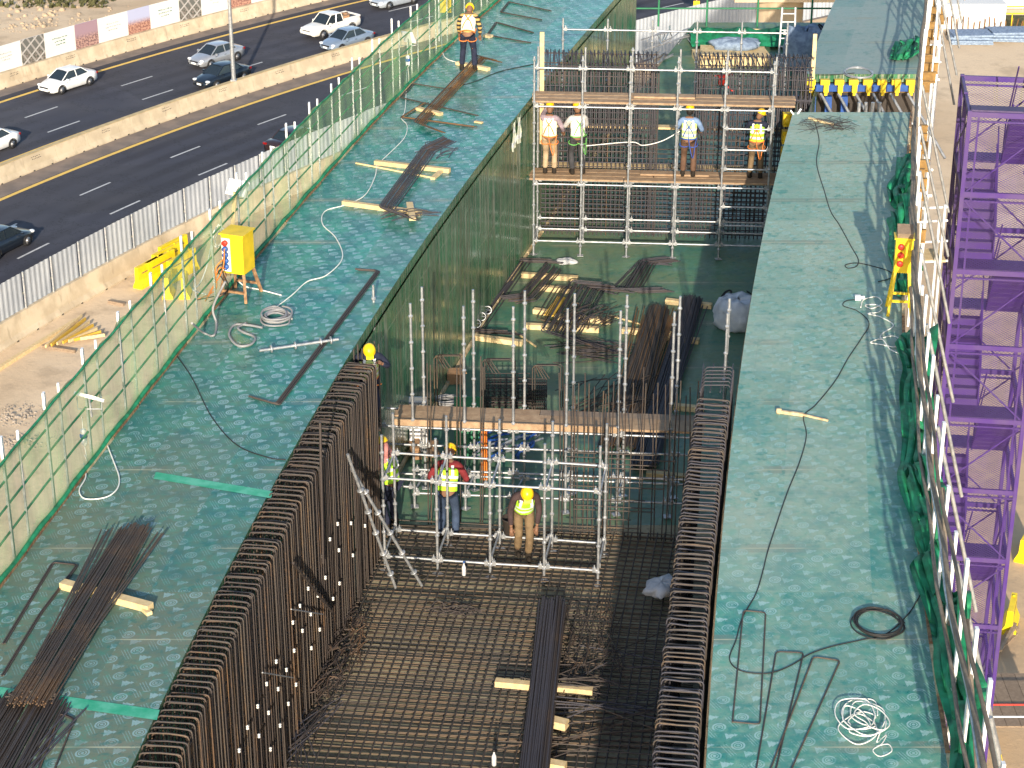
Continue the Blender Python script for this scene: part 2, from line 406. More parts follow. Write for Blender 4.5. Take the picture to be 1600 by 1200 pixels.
M['glass'] = MT('car glass', .08, 0, .7).col((.015,.022,.028)).m
M['tyre'] = plain('tyre', (.02,.02,.021), .8)
M['rim'] = MT('alloy rim', .35, .7).col((.35,.35,.36)).m
M['lamp'] = MT('headlamp', .15, .1, .8).col((.75,.77,.78)).m
M['tail'] = MT('tail lamp', .25).col((.22,.008,.008)).m
M['trim'] = plain('black trim', (.022,.022,.024), .5)
def paint(name, c, metal=.2):
    t = MT(name, .28, metal, .6); n = t.noise(t.tc('World'), 3, 3); t.col(t.mix(n.ss(.3, .7), tuple(q*.9 for q in c), c)); t.b.inputs['Coat Weight'].default_value = .4; return t.m
M['signy'] = plain('yellow sign face', (.85,.52,.01), .5, 0, .05)
# ---------------------------------------------------------------- ground, highway
g = MB(); g.grid([[(x, y, ZG) for x in np.linspace(-900, 900, 19)] for y in np.linspace(-300, 1500, 19)], 0, False)
tag(g.build('ground', M['sand']), kind='structure')
SS = np.arange(20, 262, 3.0)
def ribbon(name, R0, R1, z, mat, s0=20, s1=260, step=3.0, kind='structure'):
    m = MB(); S = np.arange(s0, s1+.01, step); m.grid([[road(R0, s, z), road(R1, s, z)] for s in S], 0, False)
    return tag(m.build(name, mat), kind=kind)
ribbon('road_shoulder', 163.2, 196.2, ZG+.004, M['shoulder'])
ribbon('highway', 165.4, 177.75, ZG+.012, M['asphalt']); ribbon('highway', 181.9, 193.2, ZG+.012, M['asphalt'])
mk = MB()
for R in (192.23, 177.5):
    mk.grid([[road(R-.16, s, ZG+.018), road(R+.16, s, ZG+.018)] for s in SS], 1, False)
mk.grid([[road(182.35, s, ZG+.018), road(182.55, s, ZG+.018)] for s in SS], 1, False)
mk.grid([[road(166.2, s, ZG+.018), road(166.4, s, ZG+.018)] for s in SS], 1, False)
for R, ph in ((188.1, 113.6), (184.4, 103.1), (173.75, 94.5), (169.9, 92.7)):
    for k in range(-9, 18):
        s = ph+9*k; mk.grid([[road(R-.075, q, ZG+.018), road(R+.075, q, ZG+.018)] for q in (s, s+1.5, s+3)], 0, False)
tag(mk.build('road_markings', [M['white'], M['yellow']]), kind='structure')

# ---------------------------------------------------------------- bridge formwork
def strip(mb, fx0, fx1, y0, y1, z, m=0, step=.6, nx=2, uo=0):
    ys = np.arange(y0, y1+1e-6, (y1-y0)/max(2, round((y1-y0)/step))); rows = []; uvs = []
    for y in ys:
        a, b = fx0(y), fx1(y); rows.append([(a+(b-a)*k/(nx-1), y, z) for k in range(nx)]); uvs.append([(uo+(b-a)*k/(nx-1), y*1.02) for k in range(nx)])
    mb.grid(rows, m, False, uvs)
def wallstrip(mb, fx, y0, y1, z0, z1, m=0, step=.6, flip=False):
    ys = np.arange(y0, y1+1e-6, (y1-y0)/max(2, round((y1-y0)/step)))
    rows = [[(fx(y), y, z0), (fx(y), y, z1)] for y in ys]; uvs = [[(y*1.02, z0), (y*1.02, z1)] for y in ys]
    mb.grid(rows, m, False, uvs)
def off(f, d): return lambda y: f(y)+d
def deck(fx0, fx1, y0, y1, top, label, wallside, nx=2, th=.20):
    t = thing('formwork_deck', ((fx0((y0+y1)/2)+fx1((y0+y1)/2))/2, (y0+y1)/2, -th), label, 'formwork deck')
    m = MB(); strip(m, fx0, fx1, y0, y1, 0, 0, nx=6); m.build('deck_panel', M[top], t)
    e = MB()
    for f in (fx0, fx1): wallstrip(e, f, y0, y1, -th, -.004, 0 if f is wallside else 1)
    strip(e, fx0, fx1, y0, y1, -th, 1)
    for y in (y0, y1): e.add([(fx0(y), y, -th), (fx1(y), y, -th), (fx1(y), y, -.004), (fx0(y), y, -.004)], [(0,1,2,3)], 0, False, [(0, 0), (3, 0), (3, .2), (0, .2)])
    e.build('panel_edge', [M['wall'], M['plyedge']], t); return t
YG0, YG1 = 45.45, 48.55
dl = deck(eA, eB, 12, 78, 'deckL', 'long green formwork deck from lower left to the top, beside the green net fence', eB)
b = MB()
ys = np.arange(13, 77, 1.2)
for i in range(len(ys)-1): b.beam((eA(ys[i])+.02, ys[i], .02), (eA(ys[i+1])+.02, ys[i+1]-rnd(.0, .12), .02), .045, .05, m=i % 4 == 0)
b.build('edge_board', [M['plyedge'], M['paleedge']], dl)
for y, x0, x1, sk in ((27.1, .38, 1.0, -1.0), (21.3, .30, 1.0, -.75)):
    P = []; st = MB()
    for k in range(9):
        f = x0+(x1-x0)*k/8; x = eA(y)+(eB(y)-eA(y))*f; P.append((x, y+sk*(f-.6), .005))
    st.add([Vector(p)+Vector((0, dy, 0)) for p in P for dy in (-.11, .11)], [(2*k, 2*k+2, 2*k+3, 2*k+1) for k in range(8)])
    st.build('infill_strip', M['strip'], dl)
dr = deck(eC, eD, 12, YG0, 'deckR', 'pale green formwork deck on the right side of the trench beside the purple stair tower', eC)
b = MB()
for y in np.arange(13, YG0-1.2, 1.2): b.beam((eD(y)-.03, y, .02), (eD(y+1.15)-.03, y+1.15, .02), .05, .05, m=int(y) % 3 == 0)
b.build('edge_board', [M['plyedge'], M['paleedge']], dr)
df = deck(eC, eD, YG1, 95, 'deckF', 'grey green far formwork deck beyond the gap with blue beams at the top right', eC)
# trench: side walls and floor
w = MB(); wallstrip(w, off(eB, .03), 12, 58.6, ZF, -.21); w.add([(eB(58.6)+.03, 58.6, ZF), (eB(58.6)-.3, 58.6, ZF), (eB(58.6)-.3, 58.6, -.21), (eB(58.6)+.03, 58.6, -.21)], [(0,1,2,3)])
wallstrip(w, off(eB, -.3), 12, 58.6, ZF, -.21)
lw = tag(w.build('trench_wall', M['wall']), 'dark wet green plywood side wall of the trench, streaked, below the left deck', 'formwork wall')
b = MB(); ys = np.arange(32.5, 58, 1.5)
for y in ys: b.beam((eB(y)+.07, y, ZF+.05), (eB(y+1.45)+.07, y+1.45, ZF+.05), .06, .07)
b.build('kicker_board', M['paleedge'], lw)
w = MB(); wallstrip(w, off(eC, -.03), 12, 90, ZF, -.21); wallstrip(w, off(eC, .3), 12, 90, ZF, -.21)
w.add([(eC(12)-.03, 12, ZF), (eC(12)+.3, 12, ZF), (eC(12)+.3, 12, -.21), (eC(12)-.03, 12, -.21)], [(0,1,2,3)])
tag(w.build('trench_wall', M['wall']), 'shaded green plywood side wall of the trench under the right deck edge', 'formwork wall')
m = MB(); strip(m, off(eB, .0), off(eC, .0), 12, 32.6, ZF, 0, nx=3); strip(m, off(eB, .0), off(eC, .0), 12, 32.6, ZF-.3, 0)
tag(m.build('trench_floor', M['floorA']), kind='structure')
m = MB(); strip(m, off(eB, .0), off(eC, .0), 32.6, 67.5, ZF, 0, nx=4); strip(m, off(eB, .0), off(eC, .0), 32.6, 67.5, ZF-.3, 0)
tag(m.build('trench_floor', M['floorB']), kind='structure')
# bridge piers carry the formwork down to the ground
for y in (22, 50, 78):
    m = MB(); xa, xb = eB(y), eC(y); cx = (xa+xb)/2
    for dx in (-2.2, 2.2):
        m.lathe((cx+dx, y, ZG), [(.9, 0), (.9, -ZG+ZF-1.7)], 20)
    m.box((cx, y, ZF-1.05), (xb-xa+2, 2.2, 1.3))
    tag(m.build('bridge_pier', M['conc']), 'concrete pier under the bridge formwork', 'pier', 'piers under the bridge formwork')

# ---------------------------------------------------------------- gap in the right deck
t = thing('beam_frame', ((eC(47)+eD(47))/2, 47, -2.4), 'blue steel beams with yellow clamps and slanted props in the gap between the right decks', 'formwork frame')
for z, y in ((-.30, YG1-.12), (-1.5, YG1-.12)):
    m = MB(); m.beam((eC(y)+.1, y, z), (eD(y)-.1, y, z), .12, .17); m.build('waling_beam', M['bluest'], t)
xs = np.linspace(eC(YG1)+.1, eD(YG1)-.2, 8)
for x in xs:
    m = MB(); m.box((x, YG1-.26, -.12), (.22, .14, .12)); m.box((x+.03, YG1-.28, -.26), (.12, .14, .20)); m.box((x+.03, YG1-.30, -.39), (.07, .08, .10)); m.build('clamp', M['ypaint'], t)
for i, x in enumerate(np.linspace(eC(46.5)+.25, eC(46.5)+1.4, 4)):
    m = MB(); m.beam((x, YG1-.15, -.5), (x+.05, YG1-.2, -3.2), .16, .16, up=(0,1,0)); m.build('soldier_beam', M['bluest'], t)
for i in range(6):
    x = eC(47)+.7+i*.42; m = MB(); m.tube([(x, YG1-.3, -.4), (x+.75, YG1-1.6, -1.6)], .035, 8); m.build('prop', M['galv'], t)
for i in range(4):
    x = eD(47)-1.25+i*.16; m = MB(); m.tube([(x, 47.2, -.3), (x, 47.2, -3.4)], .045, 8); m.build('prop', M['galv'], t)
m = MB(); m.add([(eC(49)+.05, 49.0, -3.4), (eD(49)-.05, 49.0, -3.4), (eD(49)-.05, 49.0, -.22), (eC(49)+.05, 49.0, -.22)], [(0,1,2,3)]); m.build('shade_panel', M['bucket'], t)  # added near-black sheet, its colour stands in for the shade under the far deck
m = MB(); m.box(((eC(47)+eD(47))/2, 47.0, -3.6), (3.2, 3.4, .12)); tag(m.build('work_platform', M['plankg']), 'grey working platform at the bottom of the gap in the right deck', 'platform')
# joist ends sticking out under the right deck
for y in np.concatenate([np.arange(38.5, YG0, .62), np.arange(YG1+.3, 58, .8)]):
    m = MB(); y = float(y); x = eD(y); L = rnd(.18, .5)
    m.box((x-.9+L/2, y, -.28), (1.8+L, .09, .035)); m.box((x-.9+L/2, y, -.40), (1.8+L, .03, .20)); m.box((x-.9+L/2, y, -.52), (1.8+L, .09, .035))
    tag(m.build('formwork_joist', M['joist']), 'yellow brown timber joist end sticking out under the right deck edge', 'joist', 'joist ends under the right deck edge')
# falsework below the right deck edge
for y in (41.5, 43.2, 50.2, 51.8, 53.4):
    m = MB(); x = eD(y)+.45; m.tube([(x, y, -7), (x, y, -.6)], .04, 6); m.tube([(x-1.3, y, -.62), (x+.1, y, -.62)], .035, 6); m.tube([(x, y, -3), (x-1.5, y, -.9)], .03, 6)
    tag(m.build('prop_frame', M['galvw']), 'pale tubular prop frame under the outer edge of the right deck', 'prop', 'prop frames under the right deck')
# ---------------------------------------------------------------- barriers along the highway
def jersey(L, wb, wt, h, cap=False, hit=(0,)):
    """one precast segment along +x"""
    m = MB(); pr = [(-wb/2, 0), (-wb/2, .09), (-wb*.33, .33), (-wt/2, h), (wt/2, h), (wb*.33, .33), (wb/2, .09), (wb/2, 0)]
    vs = [(x, y, z) for x in (-L/2+.012, L/2-.012) for y, z in pr]; n = len(pr)
    m.add(vs, [(i, (i+1) % n, n+(i+1) % n, n+i) for i in range(n-1)]+[tuple(range(n)), tuple(range(n, 2*n))[::-1]])
    for x in (-L*.28, L*.28):
        for sy in (-1, 1): m.box((x, sy*wb*.5, .045), (.16, .012, .07), m=1)
    if cap: m.box((0, 0, h+.012), (L-.03, wt+.05, .03), m=2)
    return m
def stencil(h, wb, wt):
    m = MB(); sl = Matrix.Rotation(math.atan2(wb*.33-wt/2, h-.33), 3, 'X')
    def at(x, z): return Vector((x, -(wt/2+(wb*.33-wt/2)*(h-z)/(h-.33))-.004, z))
    for row, z in enumerate((h*.80, h*.66)):
        x = -.42+rnd(0, .1)
        while x < .42:
            L = rnd(.05, .14); m.box(at(x, z+rnd(-.015, .015)), (L, .006, rnd(.025, .05)), sl)
            if random.random() < .7: m.box(at(x+rnd(-.02, .04), z+rnd(-.07, .07)), (.03, .006, .03), sl)
            x += L+rnd(.03, .07)
    return m
def barrier_run(R, s0, s1, L, dims, mats, name, label, group, cap, marks=True, z=ZG):
    me = jersey(L, *dims, cap).mesh(name, mats); sms = [stencil(dims[2], dims[0], dims[1]).mesh('stencil', M['stencil']) for _ in range(3)]
    n = int((s1-s0)*R/180/L)
    for i in range(n):
        s = s0+(i+.5)*L*180/R
        o = bpy.data.objects.new(name, me); sc.collection.objects.link(o); o.location = road(R, s, z); o.rotation_euler = (0, 0, road_dir(s))
        tag(o, label, 'barrier', group)
        if marks and i % 2 == 0: put(random.choice(sms), 'stencil', o, (rnd(-.5, .5), 0, 0))
MED = (.85, .28, 1.0)
barrier_run(179.9, 84, 166, 3.0, (1.0, .34, 1.05), [M['concM'], M['black'], M['concT']], 'median_barrier', 'precast concrete median barrier with yellow dusted top between the carriageways', 'median barrier segments', True)
barrier_run(195.0, 108, 172, 3.0, (1.0, .34, 1.05), [M['conc'], M['black'], M['concT']], 'roadside_barrier', 'stained concrete barrier below the picture hoarding across the highway', 'barrier segments under the hoarding', False)
barrier_run(163.0, 52, 130, 4.0, (1.15, .40, 1.25), [M['conc'], M['black'], M['concT']], 'fence_barrier', 'plain beige concrete barrier carrying the white corrugated fence', 'barrier segments under the white fence', False, False)

# ---------------------------------------------------------------- picture hoarding beyond the highway
def img_mat(name, top, mid, low, kind):
    t = MT(name, .6); p = t.tc('UV'); x, y, _ = t.sep(p); n = t.noise(t.tc('UV', (3, 7, 1)), 4, 5, .7); n2 = t.noise(t.tc('UV', (14, 14, 1)), 1, 3)
    c = t.mix((y+n*.25).ss(.45, .75), t.mix(n2.ss(.4, .6), low, mid), top)
    if kind == 'road':
        k = ((x*1.2+y*.7)*3.0).fract(); c = t.mix(k.lt(.28), c, (.30,.28,.26)); k2 = ((x*.9-y*1.1)*2.0).fract(); c = t.mix(k2.lt(.16), c, (.42,.40,.38))
    t.col(c); return t.m
PIC = [img_mat('picture of city at dusk', (.38,.40,.55), (.45,.25,.18), (.22,.10,.08), ''), img_mat('picture of road crossing', (.12,.12,.11), (.20,.17,.15), (.07,.075,.06), 'road'),
       img_mat('picture of rooftops', (.30,.20,.24), (.42,.26,.22), (.16,.09,.09), '')]
M['hoardw'] = plain('white hoarding sheet', (.66,.655,.63), .6, 0, .08, .6)
M['ink'] = plain('green print', (.10,.20,.15), .7); M['inkg'] = plain('grey print', (.40,.40,.40), .7)
hb = thing('picture_hoarding', road(195.1, 130, ZG+1.05), 'long white hoarding with printed pictures and small text on the barrier across the highway', 'hoarding')
s = 108.; k = 0; seq = ['t', 'r', 't', 'f', 't', 'c', 't', 'r', 't', 'c']
while s < 176:
    L = 3.0 if seq[k % 10] == 't' else 2.3; s2 = s+L*180/195.1; a, b2 = road(195.1, s+.02, 0), road(195.1, s2, 0); z0, z1 = ZG+1.07, ZG+2.95
    d = (b2-a).normalized(); nn = Vector((d.y, -d.x, 0)); m = MB()                    # nn faces the highway
    P = [a+Vector((0, 0, z0)), b2+Vector((0, 0, z0)), b2+Vector((0, 0, z1)), a+Vector((0, 0, z1))]; Q = [p-nn*.05 for p in P]
    m.add(P, [(0,1,2,3)], 0, False, [(0,0),(1,0),(1,1),(0,1)]); m.add(P+Q, [(4,7,6,5),(0,4,5,1),(3,2,6,7),(0,3,7,4),(1,5,6,2)], 1)
    kd = seq[k % 10]; pm = M['hoardw'] if kd == 't' else PIC[{'c': 0, 'r': 1, 'f': 2}[kd]]
    p = m.build('panel', [pm, M['hoardw']], hb)
    if kd == 't':
        tx = MB(); hw = (b2-a).length; rot = Matrix((d, -nn, Vector((0, 0, 1)))).transposed()
        for row in range(3):
            w = rnd(.9, 1.7) if row < 2 else rnd(.5, 1.0); x = (hw-w)/2
            while x < (hw+w)/2:
                l = rnd(.06, .22); tx.box(a+d*(x+l/2)+nn*.006+Vector((0, 0, z1-.62-row*.24+rnd(-.02, .02))), (l, .012, rnd(.05, .09)), rot); x += l+rnd(.04, .09)
        tx.build('lettering', M['ink'] if k % 4 else M['inkg'], p)
    s = s2; k += 1

# ---------------------------------------------------------------- white corrugated fence on the near barrier
fw = thing('corrugated_fence', road(163, 85, ZG+1.25), 'white corrugated sheet fence standing on the beige barrier beside the highway', 'fence')
def corr_panel(R, s0, s1, z0, z1, par):
    m = MB(); n = int((s1-s0)*R/180/.10); rows = []
    for i in range(n+1):
        s = s0+(s1-s0)*i/n; dR = (.0, .035, .035, .0)[i % 4]; rows.append([road(R-dR, s, z0), road(R-dR, s, z1)])
    m.grid(rows, 0, False); return m.build('sheet_panel', M['corr'], par)
L = 2.45*180/163
for i in range(31):
    s = 53.2+i*L; corr_panel(163.0, s+.04, s+L-.04, ZG+1.27, ZG+3.25+rnd(-.02, .02), fw)
    m = MB(); p = road(162.9, s, ZG+1.25); m.beam(p, p+Vector((0, 0, 2.06)), .07, .07); q = road(162.55, s+.2, ZG+1.22); m.build('post', M['galv'], fw)
for R, s0, s1, lab, dz in ((163.5, 131, 235, 'white sheet hoarding along the highway beyond the end of the trench', 0),):
    f2 = thing('corrugated_fence', road(R, 170, ZG), lab, 'fence')
    s = s0
    while s < s1: corr_panel(R, s, s+5, ZG+.05, ZG+3.3, f2); s += 5.06

# ---------------------------------------------------------------- lamp posts and sign
for (u, v, lab) in ((343, 143, 'tall grey lamp post standing in the median behind the black sedan'),):
    p = bp(u, v, ZG); R, s = road_rs(p); p = road(179.9, s, ZG)
    t = thing('lamp_post', p, lab, 'lamp post'); m = MB(); m.tube([p+Vector((0, 0, 1.0)), p+Vector((0, 0, 12.5))], [.16, .09], 10); m.build('pole', M['galv'], t)
    m = MB(); m.box(p+Vector((0, 0, 1.12)), (.42, .42, .10)); m.build('base_plate', M['galv'], t)
    dr_ = Vector((math.cos(road_dir(s)), math.sin(road_dir(s)), 0)); nr_ = Vector((-dr_.y, dr_.x, 0))
    for q in (-1, 1):
        m = MB(); m.tube([p+Vector((0, 0, 12.4)), p+Vector((0, 0, 12.8))+nr_*q*.8, p+Vector((0, 0, 12.9))+nr_*q*2.0], .05, 6); m.box(p+Vector((0, 0, 12.9))+nr_*q*2.3, (.3, .7, .12), RZ(road_dir(s))); m.build('lamp_arm', M['galv'], t)
p = bp(1087, 40, ZG)
t = thing('speed_sign', p, 'round yellow speed sign reading 50 beside the far highway', 'sign')
m = MB(); m.tube([p, p+Vector((0, 0, 3.0))], .06, 8); m.build('pole', M['galv'], t)
m = MB(); m.lathe(p+Vector((0, -.10, 2.9)), [(.72, 0), (.72, .03)], 28, 0, RX(math.pi/2)); sgn = m.build('sign_face', M['signy'], t)
m = MB(); rr = [p+Vector((.66*math.cos(a), -.142, 2.9+.66*math.sin(a))) for a in np.linspace(0, 2*math.pi, 28, endpoint=False)]; m.tube(rr, .03, 5, closed=True); m.build('sign_rim', M['trim'], t)
def text_part(txt, size, loc, rot, mat, par, name='lettering', ex=.004):
    cu = bpy.data.curves.new(name, 'FONT'); cu.body = txt; cu.size = size; cu.align_x = 'CENTER'; cu.align_y = 'CENTER'; cu.extrude = ex
    o = bpy.data.objects.new('tmp', cu); sc.collection.objects.link(o); dg = bpy.context.evaluated_depsgraph_get()
    me = bpy.data.meshes.new_from_object(o.evaluated_get(dg)); bpy.data.objects.remove(o); me.name = name; me.materials.clear(); me.materials.append(mat)
    return put(me, name, par, loc, rot)
text_part('50', .85, Vector((0, -.136, 2.9)), (math.pi/2, 0, 0), M['trim'], t)
m = MB(); m.box(p+Vector((0, -.06, 1.75)), (.5, .03, .55)); m.build('sub_plate', M['signy'], t)

# ---------------------------------------------------------------- vehicles
def car(label, cat, name, u, v, body, rev, kind='sedan', Lc=4.6, W=1.82, group=None, roofm=None):
    """+x is forward"""
    p = bp(u, v, ZG); R, s = road_rs(p); p = road(R, s, ZG+.012); hd = road_dir(s)+(math.pi if rev else 0)
    t = thing(name, p, label, cat, group, hd); bm_ = M_CAR[body]; h = Lc/2
    if kind == 'sedan':
        st = [(-h, .62, .42, .80), (-h+.10, .90, .26, .94), (-h+.55, .97, .20, 1.0), (-h+1.2, 1.0, .2, .98), (-.3, 1.0, .2, .94), (.75, 1.0, .2, .92), (1.15, .99, .2, .91), (h-.75, .96, .2, .82), (h-.25, .86, .22, .70), (h-.05, .70, .28, .58), (h, .55, .34, .5)]
    else:
        st = [(-h, .93, .42, 1.05), (-h+.05, .96, .36, 1.08), (-h+.6, 1.0, .32, 1.1), (-.6, 1.0, .32, 1.08), (.4, 1.0, .32, 1.06), (1.2, 1.0, .32, 1.05), (h-.7, .97, .32, .98), (h-.2, .93, .34, .88), (h-.03, .86, .4, .74), (h, .78, .46, .66)]
    m = MB(); rows = []
    for x, wf, zb, zt in st:
        w = W/2*wf; q = [(w*.86, zb), (w*.98, zb+.12), (w, zb+(zt-zb)*.55), (w*.95, zt-.07), (w*.80, zt), (w*.3, zt+.02)]
        rows.append([(x, -a, z) for a, z in q]+[(x, a, z) for a, z in q[::-1]])
    m.grid(rows, 0, True); n = len(rows[0]); m.add(rows[0], [tuple(range(n))], 0); m.add(rows[-1], [tuple(range(n))[::-1]], 0)
    m.add([(x, s_*W*.40*wf, zb) for x, wf, zb, zt in st for s_ in (-1, 1)], [(2*i, 2*i+1, 2*i+3, 2*i+2) for i in range(len(st)-1)], 1)
    m.part('body', [bm_, M['trim']], t)
    if kind == 'sedan': B = [(-1.55, .70, .96), (1.18, .74, .90)]; T = [(-.92, .55, 1.43), (.32, .57, 1.45)]
    else: B = [(-.75, .80, 1.06), (1.15, .80, 1.04)]; T = [(-.62, .66, 1.68), (.45, .66, 1.70)]
    g = MB(); (xb0, wb0, zb0), (xb1, wb1, zb1) = B; (xt0, wt0, zt0), (xt1, wt1, zt1) = T
    wb0 *= W/1.82; wb1 *= W/1.82
    V = [(xb0, -wb0, zb0), (xb1, -wb1, zb1), (xb1, wb1, zb1), (xb0, wb0, zb0), (xt0, -wt0, zt0), (xt1, -wt1, zt1), (xt1, wt1, zt1), (xt0, wt0, zt0)]
    names = ['side_window', 'windscreen', 'side_window', 'rear_window']
    for i, f in enumerate([(0,1,5,4), (1,2,6,5), (2,3,7,6), (3,0,4,7)]):
        gm = MB(); gm.add([V[q] for q in f], [(0,1,2,3)]); c = sum((Vector(V[q]) for q in f), Vector())/4
        ins = [Vector(V[q])+(Vector((0, 0, .9))-c)*.03 for q in f]; gm.add(ins, [(3,2,1,0)]); gm.part(names[i], M['glass'], t)
    r = MB(); r.grid([[(x, y*w, z+.05*(1-y*y)) for y in (-1, -.6, 0, .6, 1)] for x, w, z in ((xt0-.10, wt0+.01, zt0-.03), (xt0+.1, wt0+.02, zt0+.01), ((xt0+xt1)/2, wt0+.03, zt0+.03), (xt1-.05, wt1+.02, zt1+.0), (xt1+.10, wt1+.01, zt1-.04))], 0, True)
    for i, j in ((0,4), (1,5), (2,6), (3,7)): r.tube([V[i], V[j]], .04, 5)
    for sy in (-1, 1):
        xm = (xb0+xb1)/2-.12; r.beam((xm, sy*(wb0+.012), zb0-.02), (xm*.6-.1, sy*(wt0+.012), zt0), .05, .07); r.tube([V[4 if sy < 0 else 7], V[5 if sy < 0 else 6]], .035, 5)
    r.part('roof', bm_, t)
    for x in ((-Lc*.30, Lc*.295) if kind == 'sedan' else (-1.55, 1.5)):
        for sy in (-1, 1):
            rt = RX(math.pi/2*sy); rw = .33 if kind == 'sedan' else .37
            q = MB(); q.lathe((0, 0, 0), [(rw*.6, -.11), (rw-.02, -.11), (rw, -.08), (rw, .08), (rw-.02, .11), (rw*.6, .11)], 20, 0, rt); wl = q.part('wheel', M['tyre'], t); wl.location = (x, sy*(W/2-.10), rw)
            q = MB(); q.lathe((0, 0, 0), [(rw*.66, -.115), (rw*.6, -.10), (.06, -.118), (.03, -.12), (.03, .1)], 16, 0, RX(math.pi/2*-sy) if 0 else rt); q.part('rim', M['rim'], wl)
            a = MB(); aa = [(x+(rw+.035)*math.cos(k), sy*(W/2-.004), rw+(rw+.035)*math.sin(k)) for k in np.linspace(-.2, math.pi+.2, 12)]; a.tube(aa, .028, 5); a.part('wheel_arch', M['trim'], t)
    zl = .66 if kind == 'sedan' else .80
    for sy in (-1, 1):
        q = MB(); q.lathe((h-.22, sy*W*.355, zl), [(.02, -.2), (.12, -.17), (.15, -.05), (.14, .06), (.05, .12)], 10, 0, RY(math.pi/2)@RZ(0), sx=.62, sy=1.25); q.part('headlight', M['lamp'], t)
        q = MB(); q.box((-h+.07, sy*W*.36, zl+.16), (.12, .34, .14)); q.part('tail_light', M['tail'], t)
        q = MB(); q.box((.82, sy*(W/2+.08), .98 if kind == 'sedan' else 1.12), (.11, .18, .12)); q.part('mirror', bm_, t)
        q = MB()
        for xx in (-.15, .78): q.box((xx, sy*(W/2-.012), .78 if kind == 'sedan' else .9), (.17, .03, .025))
        q.part('door_handles', M['trim'], t)
    q = MB(); q.box((h-.035, 0, .56 if kind == 'sedan' else .7), (.06, .85, .12)); q.box((h-.04, 0, .36 if kind == 'sedan' else .5), (.06, 1.2, .10)); q.part('grille', M['trim'], t)
    q = MB(); q.box((h+.0, 0, .45 if kind == 'sedan' else .57), (.03, .42, .13)); q.part('number_plate', M['whitep'], t)
    q = MB(); q.box((-h-.0, 0, .70), (.03, .42, .13)); q.part('number_plate', M['whitep'], t)
    if kind == 'pickup':
        q = MB()
        for sy in (-1, 1): q.box((-1.63, sy*(W/2-.05), 1.16), (1.7, .06, .14))
        q.box((-h+.05, 0, 1.16), (.06, W-.1, .14)); q.box((-1.63, 0, 1.115), (1.6, W-.2, .02), m=1); q.part('load_bed', [bm_, M['trim']], t)
        q = MB()
        for k in range(5): q.box((-1.5+rnd(-.5, .5), rnd(-.5, .5), 1.22), (rnd(.3, .6), rnd(.2, .4), rnd(.12, .25)), RZ(rnd(0, 3)))
        tag(q.build('cargo', M['board']), 'heap of brown boxes lying in the bed of the white pickup', 'cargo')
        c = sc.collection.objects[-1] if False else q
        ob = [o for o in sc.objects if o.name.startswith('cargo')][-1]; ob.location = Matrix.Translation(p) @ Matrix.Rotation(hd, 4, 'Z') @ Vector((-1.5, 0, 1.13)); ob.rotation_euler = (0, 0, hd)
    else:
        q = MB(); q.lathe((0, 0, 0), [(.02, 0), (.012, .16)], 6); a = q.part('antenna', M['trim'], t); a.location = (-.95, 0, 1.45)
    return t
M_CAR = {'white': paint('white car paint', (.78,.78,.77), 0), 'silver': paint('silver car paint', (.42,.44,.47), .5), 'black': paint('black car paint', (.010,.016,.026), .1),
         'bluegrey': paint('blue grey car paint', (.27,.34,.43), .4), 'pearl': paint('light silver blue paint', (.50,.55,.60), .4), 'brown': paint('dark brown car paint', (.03,.018,.018), .1), 'cream': paint('cream white truck paint', (.72,.70,.65), 0)}
car('white sedan on the outer lane, below the picture hoarding, with dark windows', 'car', 'sedan_car', 106, 138, 'white', True)
car('silver grey sedan with black grille, just above the black sedan', 'car', 'sedan_car', 338, 98, 'silver', True)
car('shiny black sedan beside the median lamp post', 'car', 'sedan_car', 347, 130, 'black', True)
car('cream white pickup truck with double cab and open bed', 'pickup truck', 'pickup_truck', 516, 53, 'cream', True, 'pickup', 5.1, 1.80)
car('blue grey sedan next to the white pickup, close to the median', 'car', 'sedan_car', 542, 74, 'bluegrey', True)
car('pale silver sedan at the top edge behind the pickup', 'car', 'sedan_car', 617, 8, 'pearl', True)
car('white car cut off by the left edge, on the lane by the median', 'car', 'sedan_car', -18, 238, 'white', True)
car('black sedan on the near carriageway at the left edge, above the white fence', 'car', 'sedan_car', 2, 392, 'black', False)
car('dark brown car half hidden behind the green net fence', 'car', 'sedan_car', 462, 232, 'brown', False)
# ---------------------------------------------------------------- green net fence on the outer edge of the left deck
fn = thing('net_fence', (eA(35), 35, 0), 'green debris net fence on white posts along the outer edge of the left deck', 'net fence')
FH = 1.6
def fx(y): return eA(y)-.06
py = []; y = 15.5
while y < 64: py += [y, y+.55]; y += 1.55
ys = np.arange(15.2, 64, .16); rows = []; uvs = []
for y in ys:
    near = min(abs(y-q) for q in py); sag = .05*min(1, near/.4)+.02*math.sin(y*2.3)
    r = []; u = []
    for k in range(8):
        f = k/7; bul = .045*math.sin(y*3.1+f*2)*math.sin(f*math.pi)+.02*math.sin(y*9+f*5)
        r.append((fx(y)+.05+bul, y, .03+(FH-sag)*f)); u.append((y, f))
    rows.append(r); uvs.append(u)
m = MB(); m.grid(rows, 0, True, uvs); m.build('netting', M['net'], fn)
for i, y in enumerate(py):
    m = MB(); x = fx(y); h = FH+rnd(.12, .30); s_ = 1 if i % 2 == 0 else .6
    w = .075 if i % 2 == 0 else .035; m.beam((x, y, -.35), (x, y, FH-.04), w, .03, up=(1, 0, 0), m=2); m.beam((x, y, FH-.04), (x, y, h if i % 2 == 0 else FH+.1), w, .035, up=(1, 0, 0)); m.box((x, y-.022, h-.06), (.03, .012, .03), m=1) if i % 2 == 0 else None; m.build('post', [M['galvw'], M['trim'], M['galv']], fn)
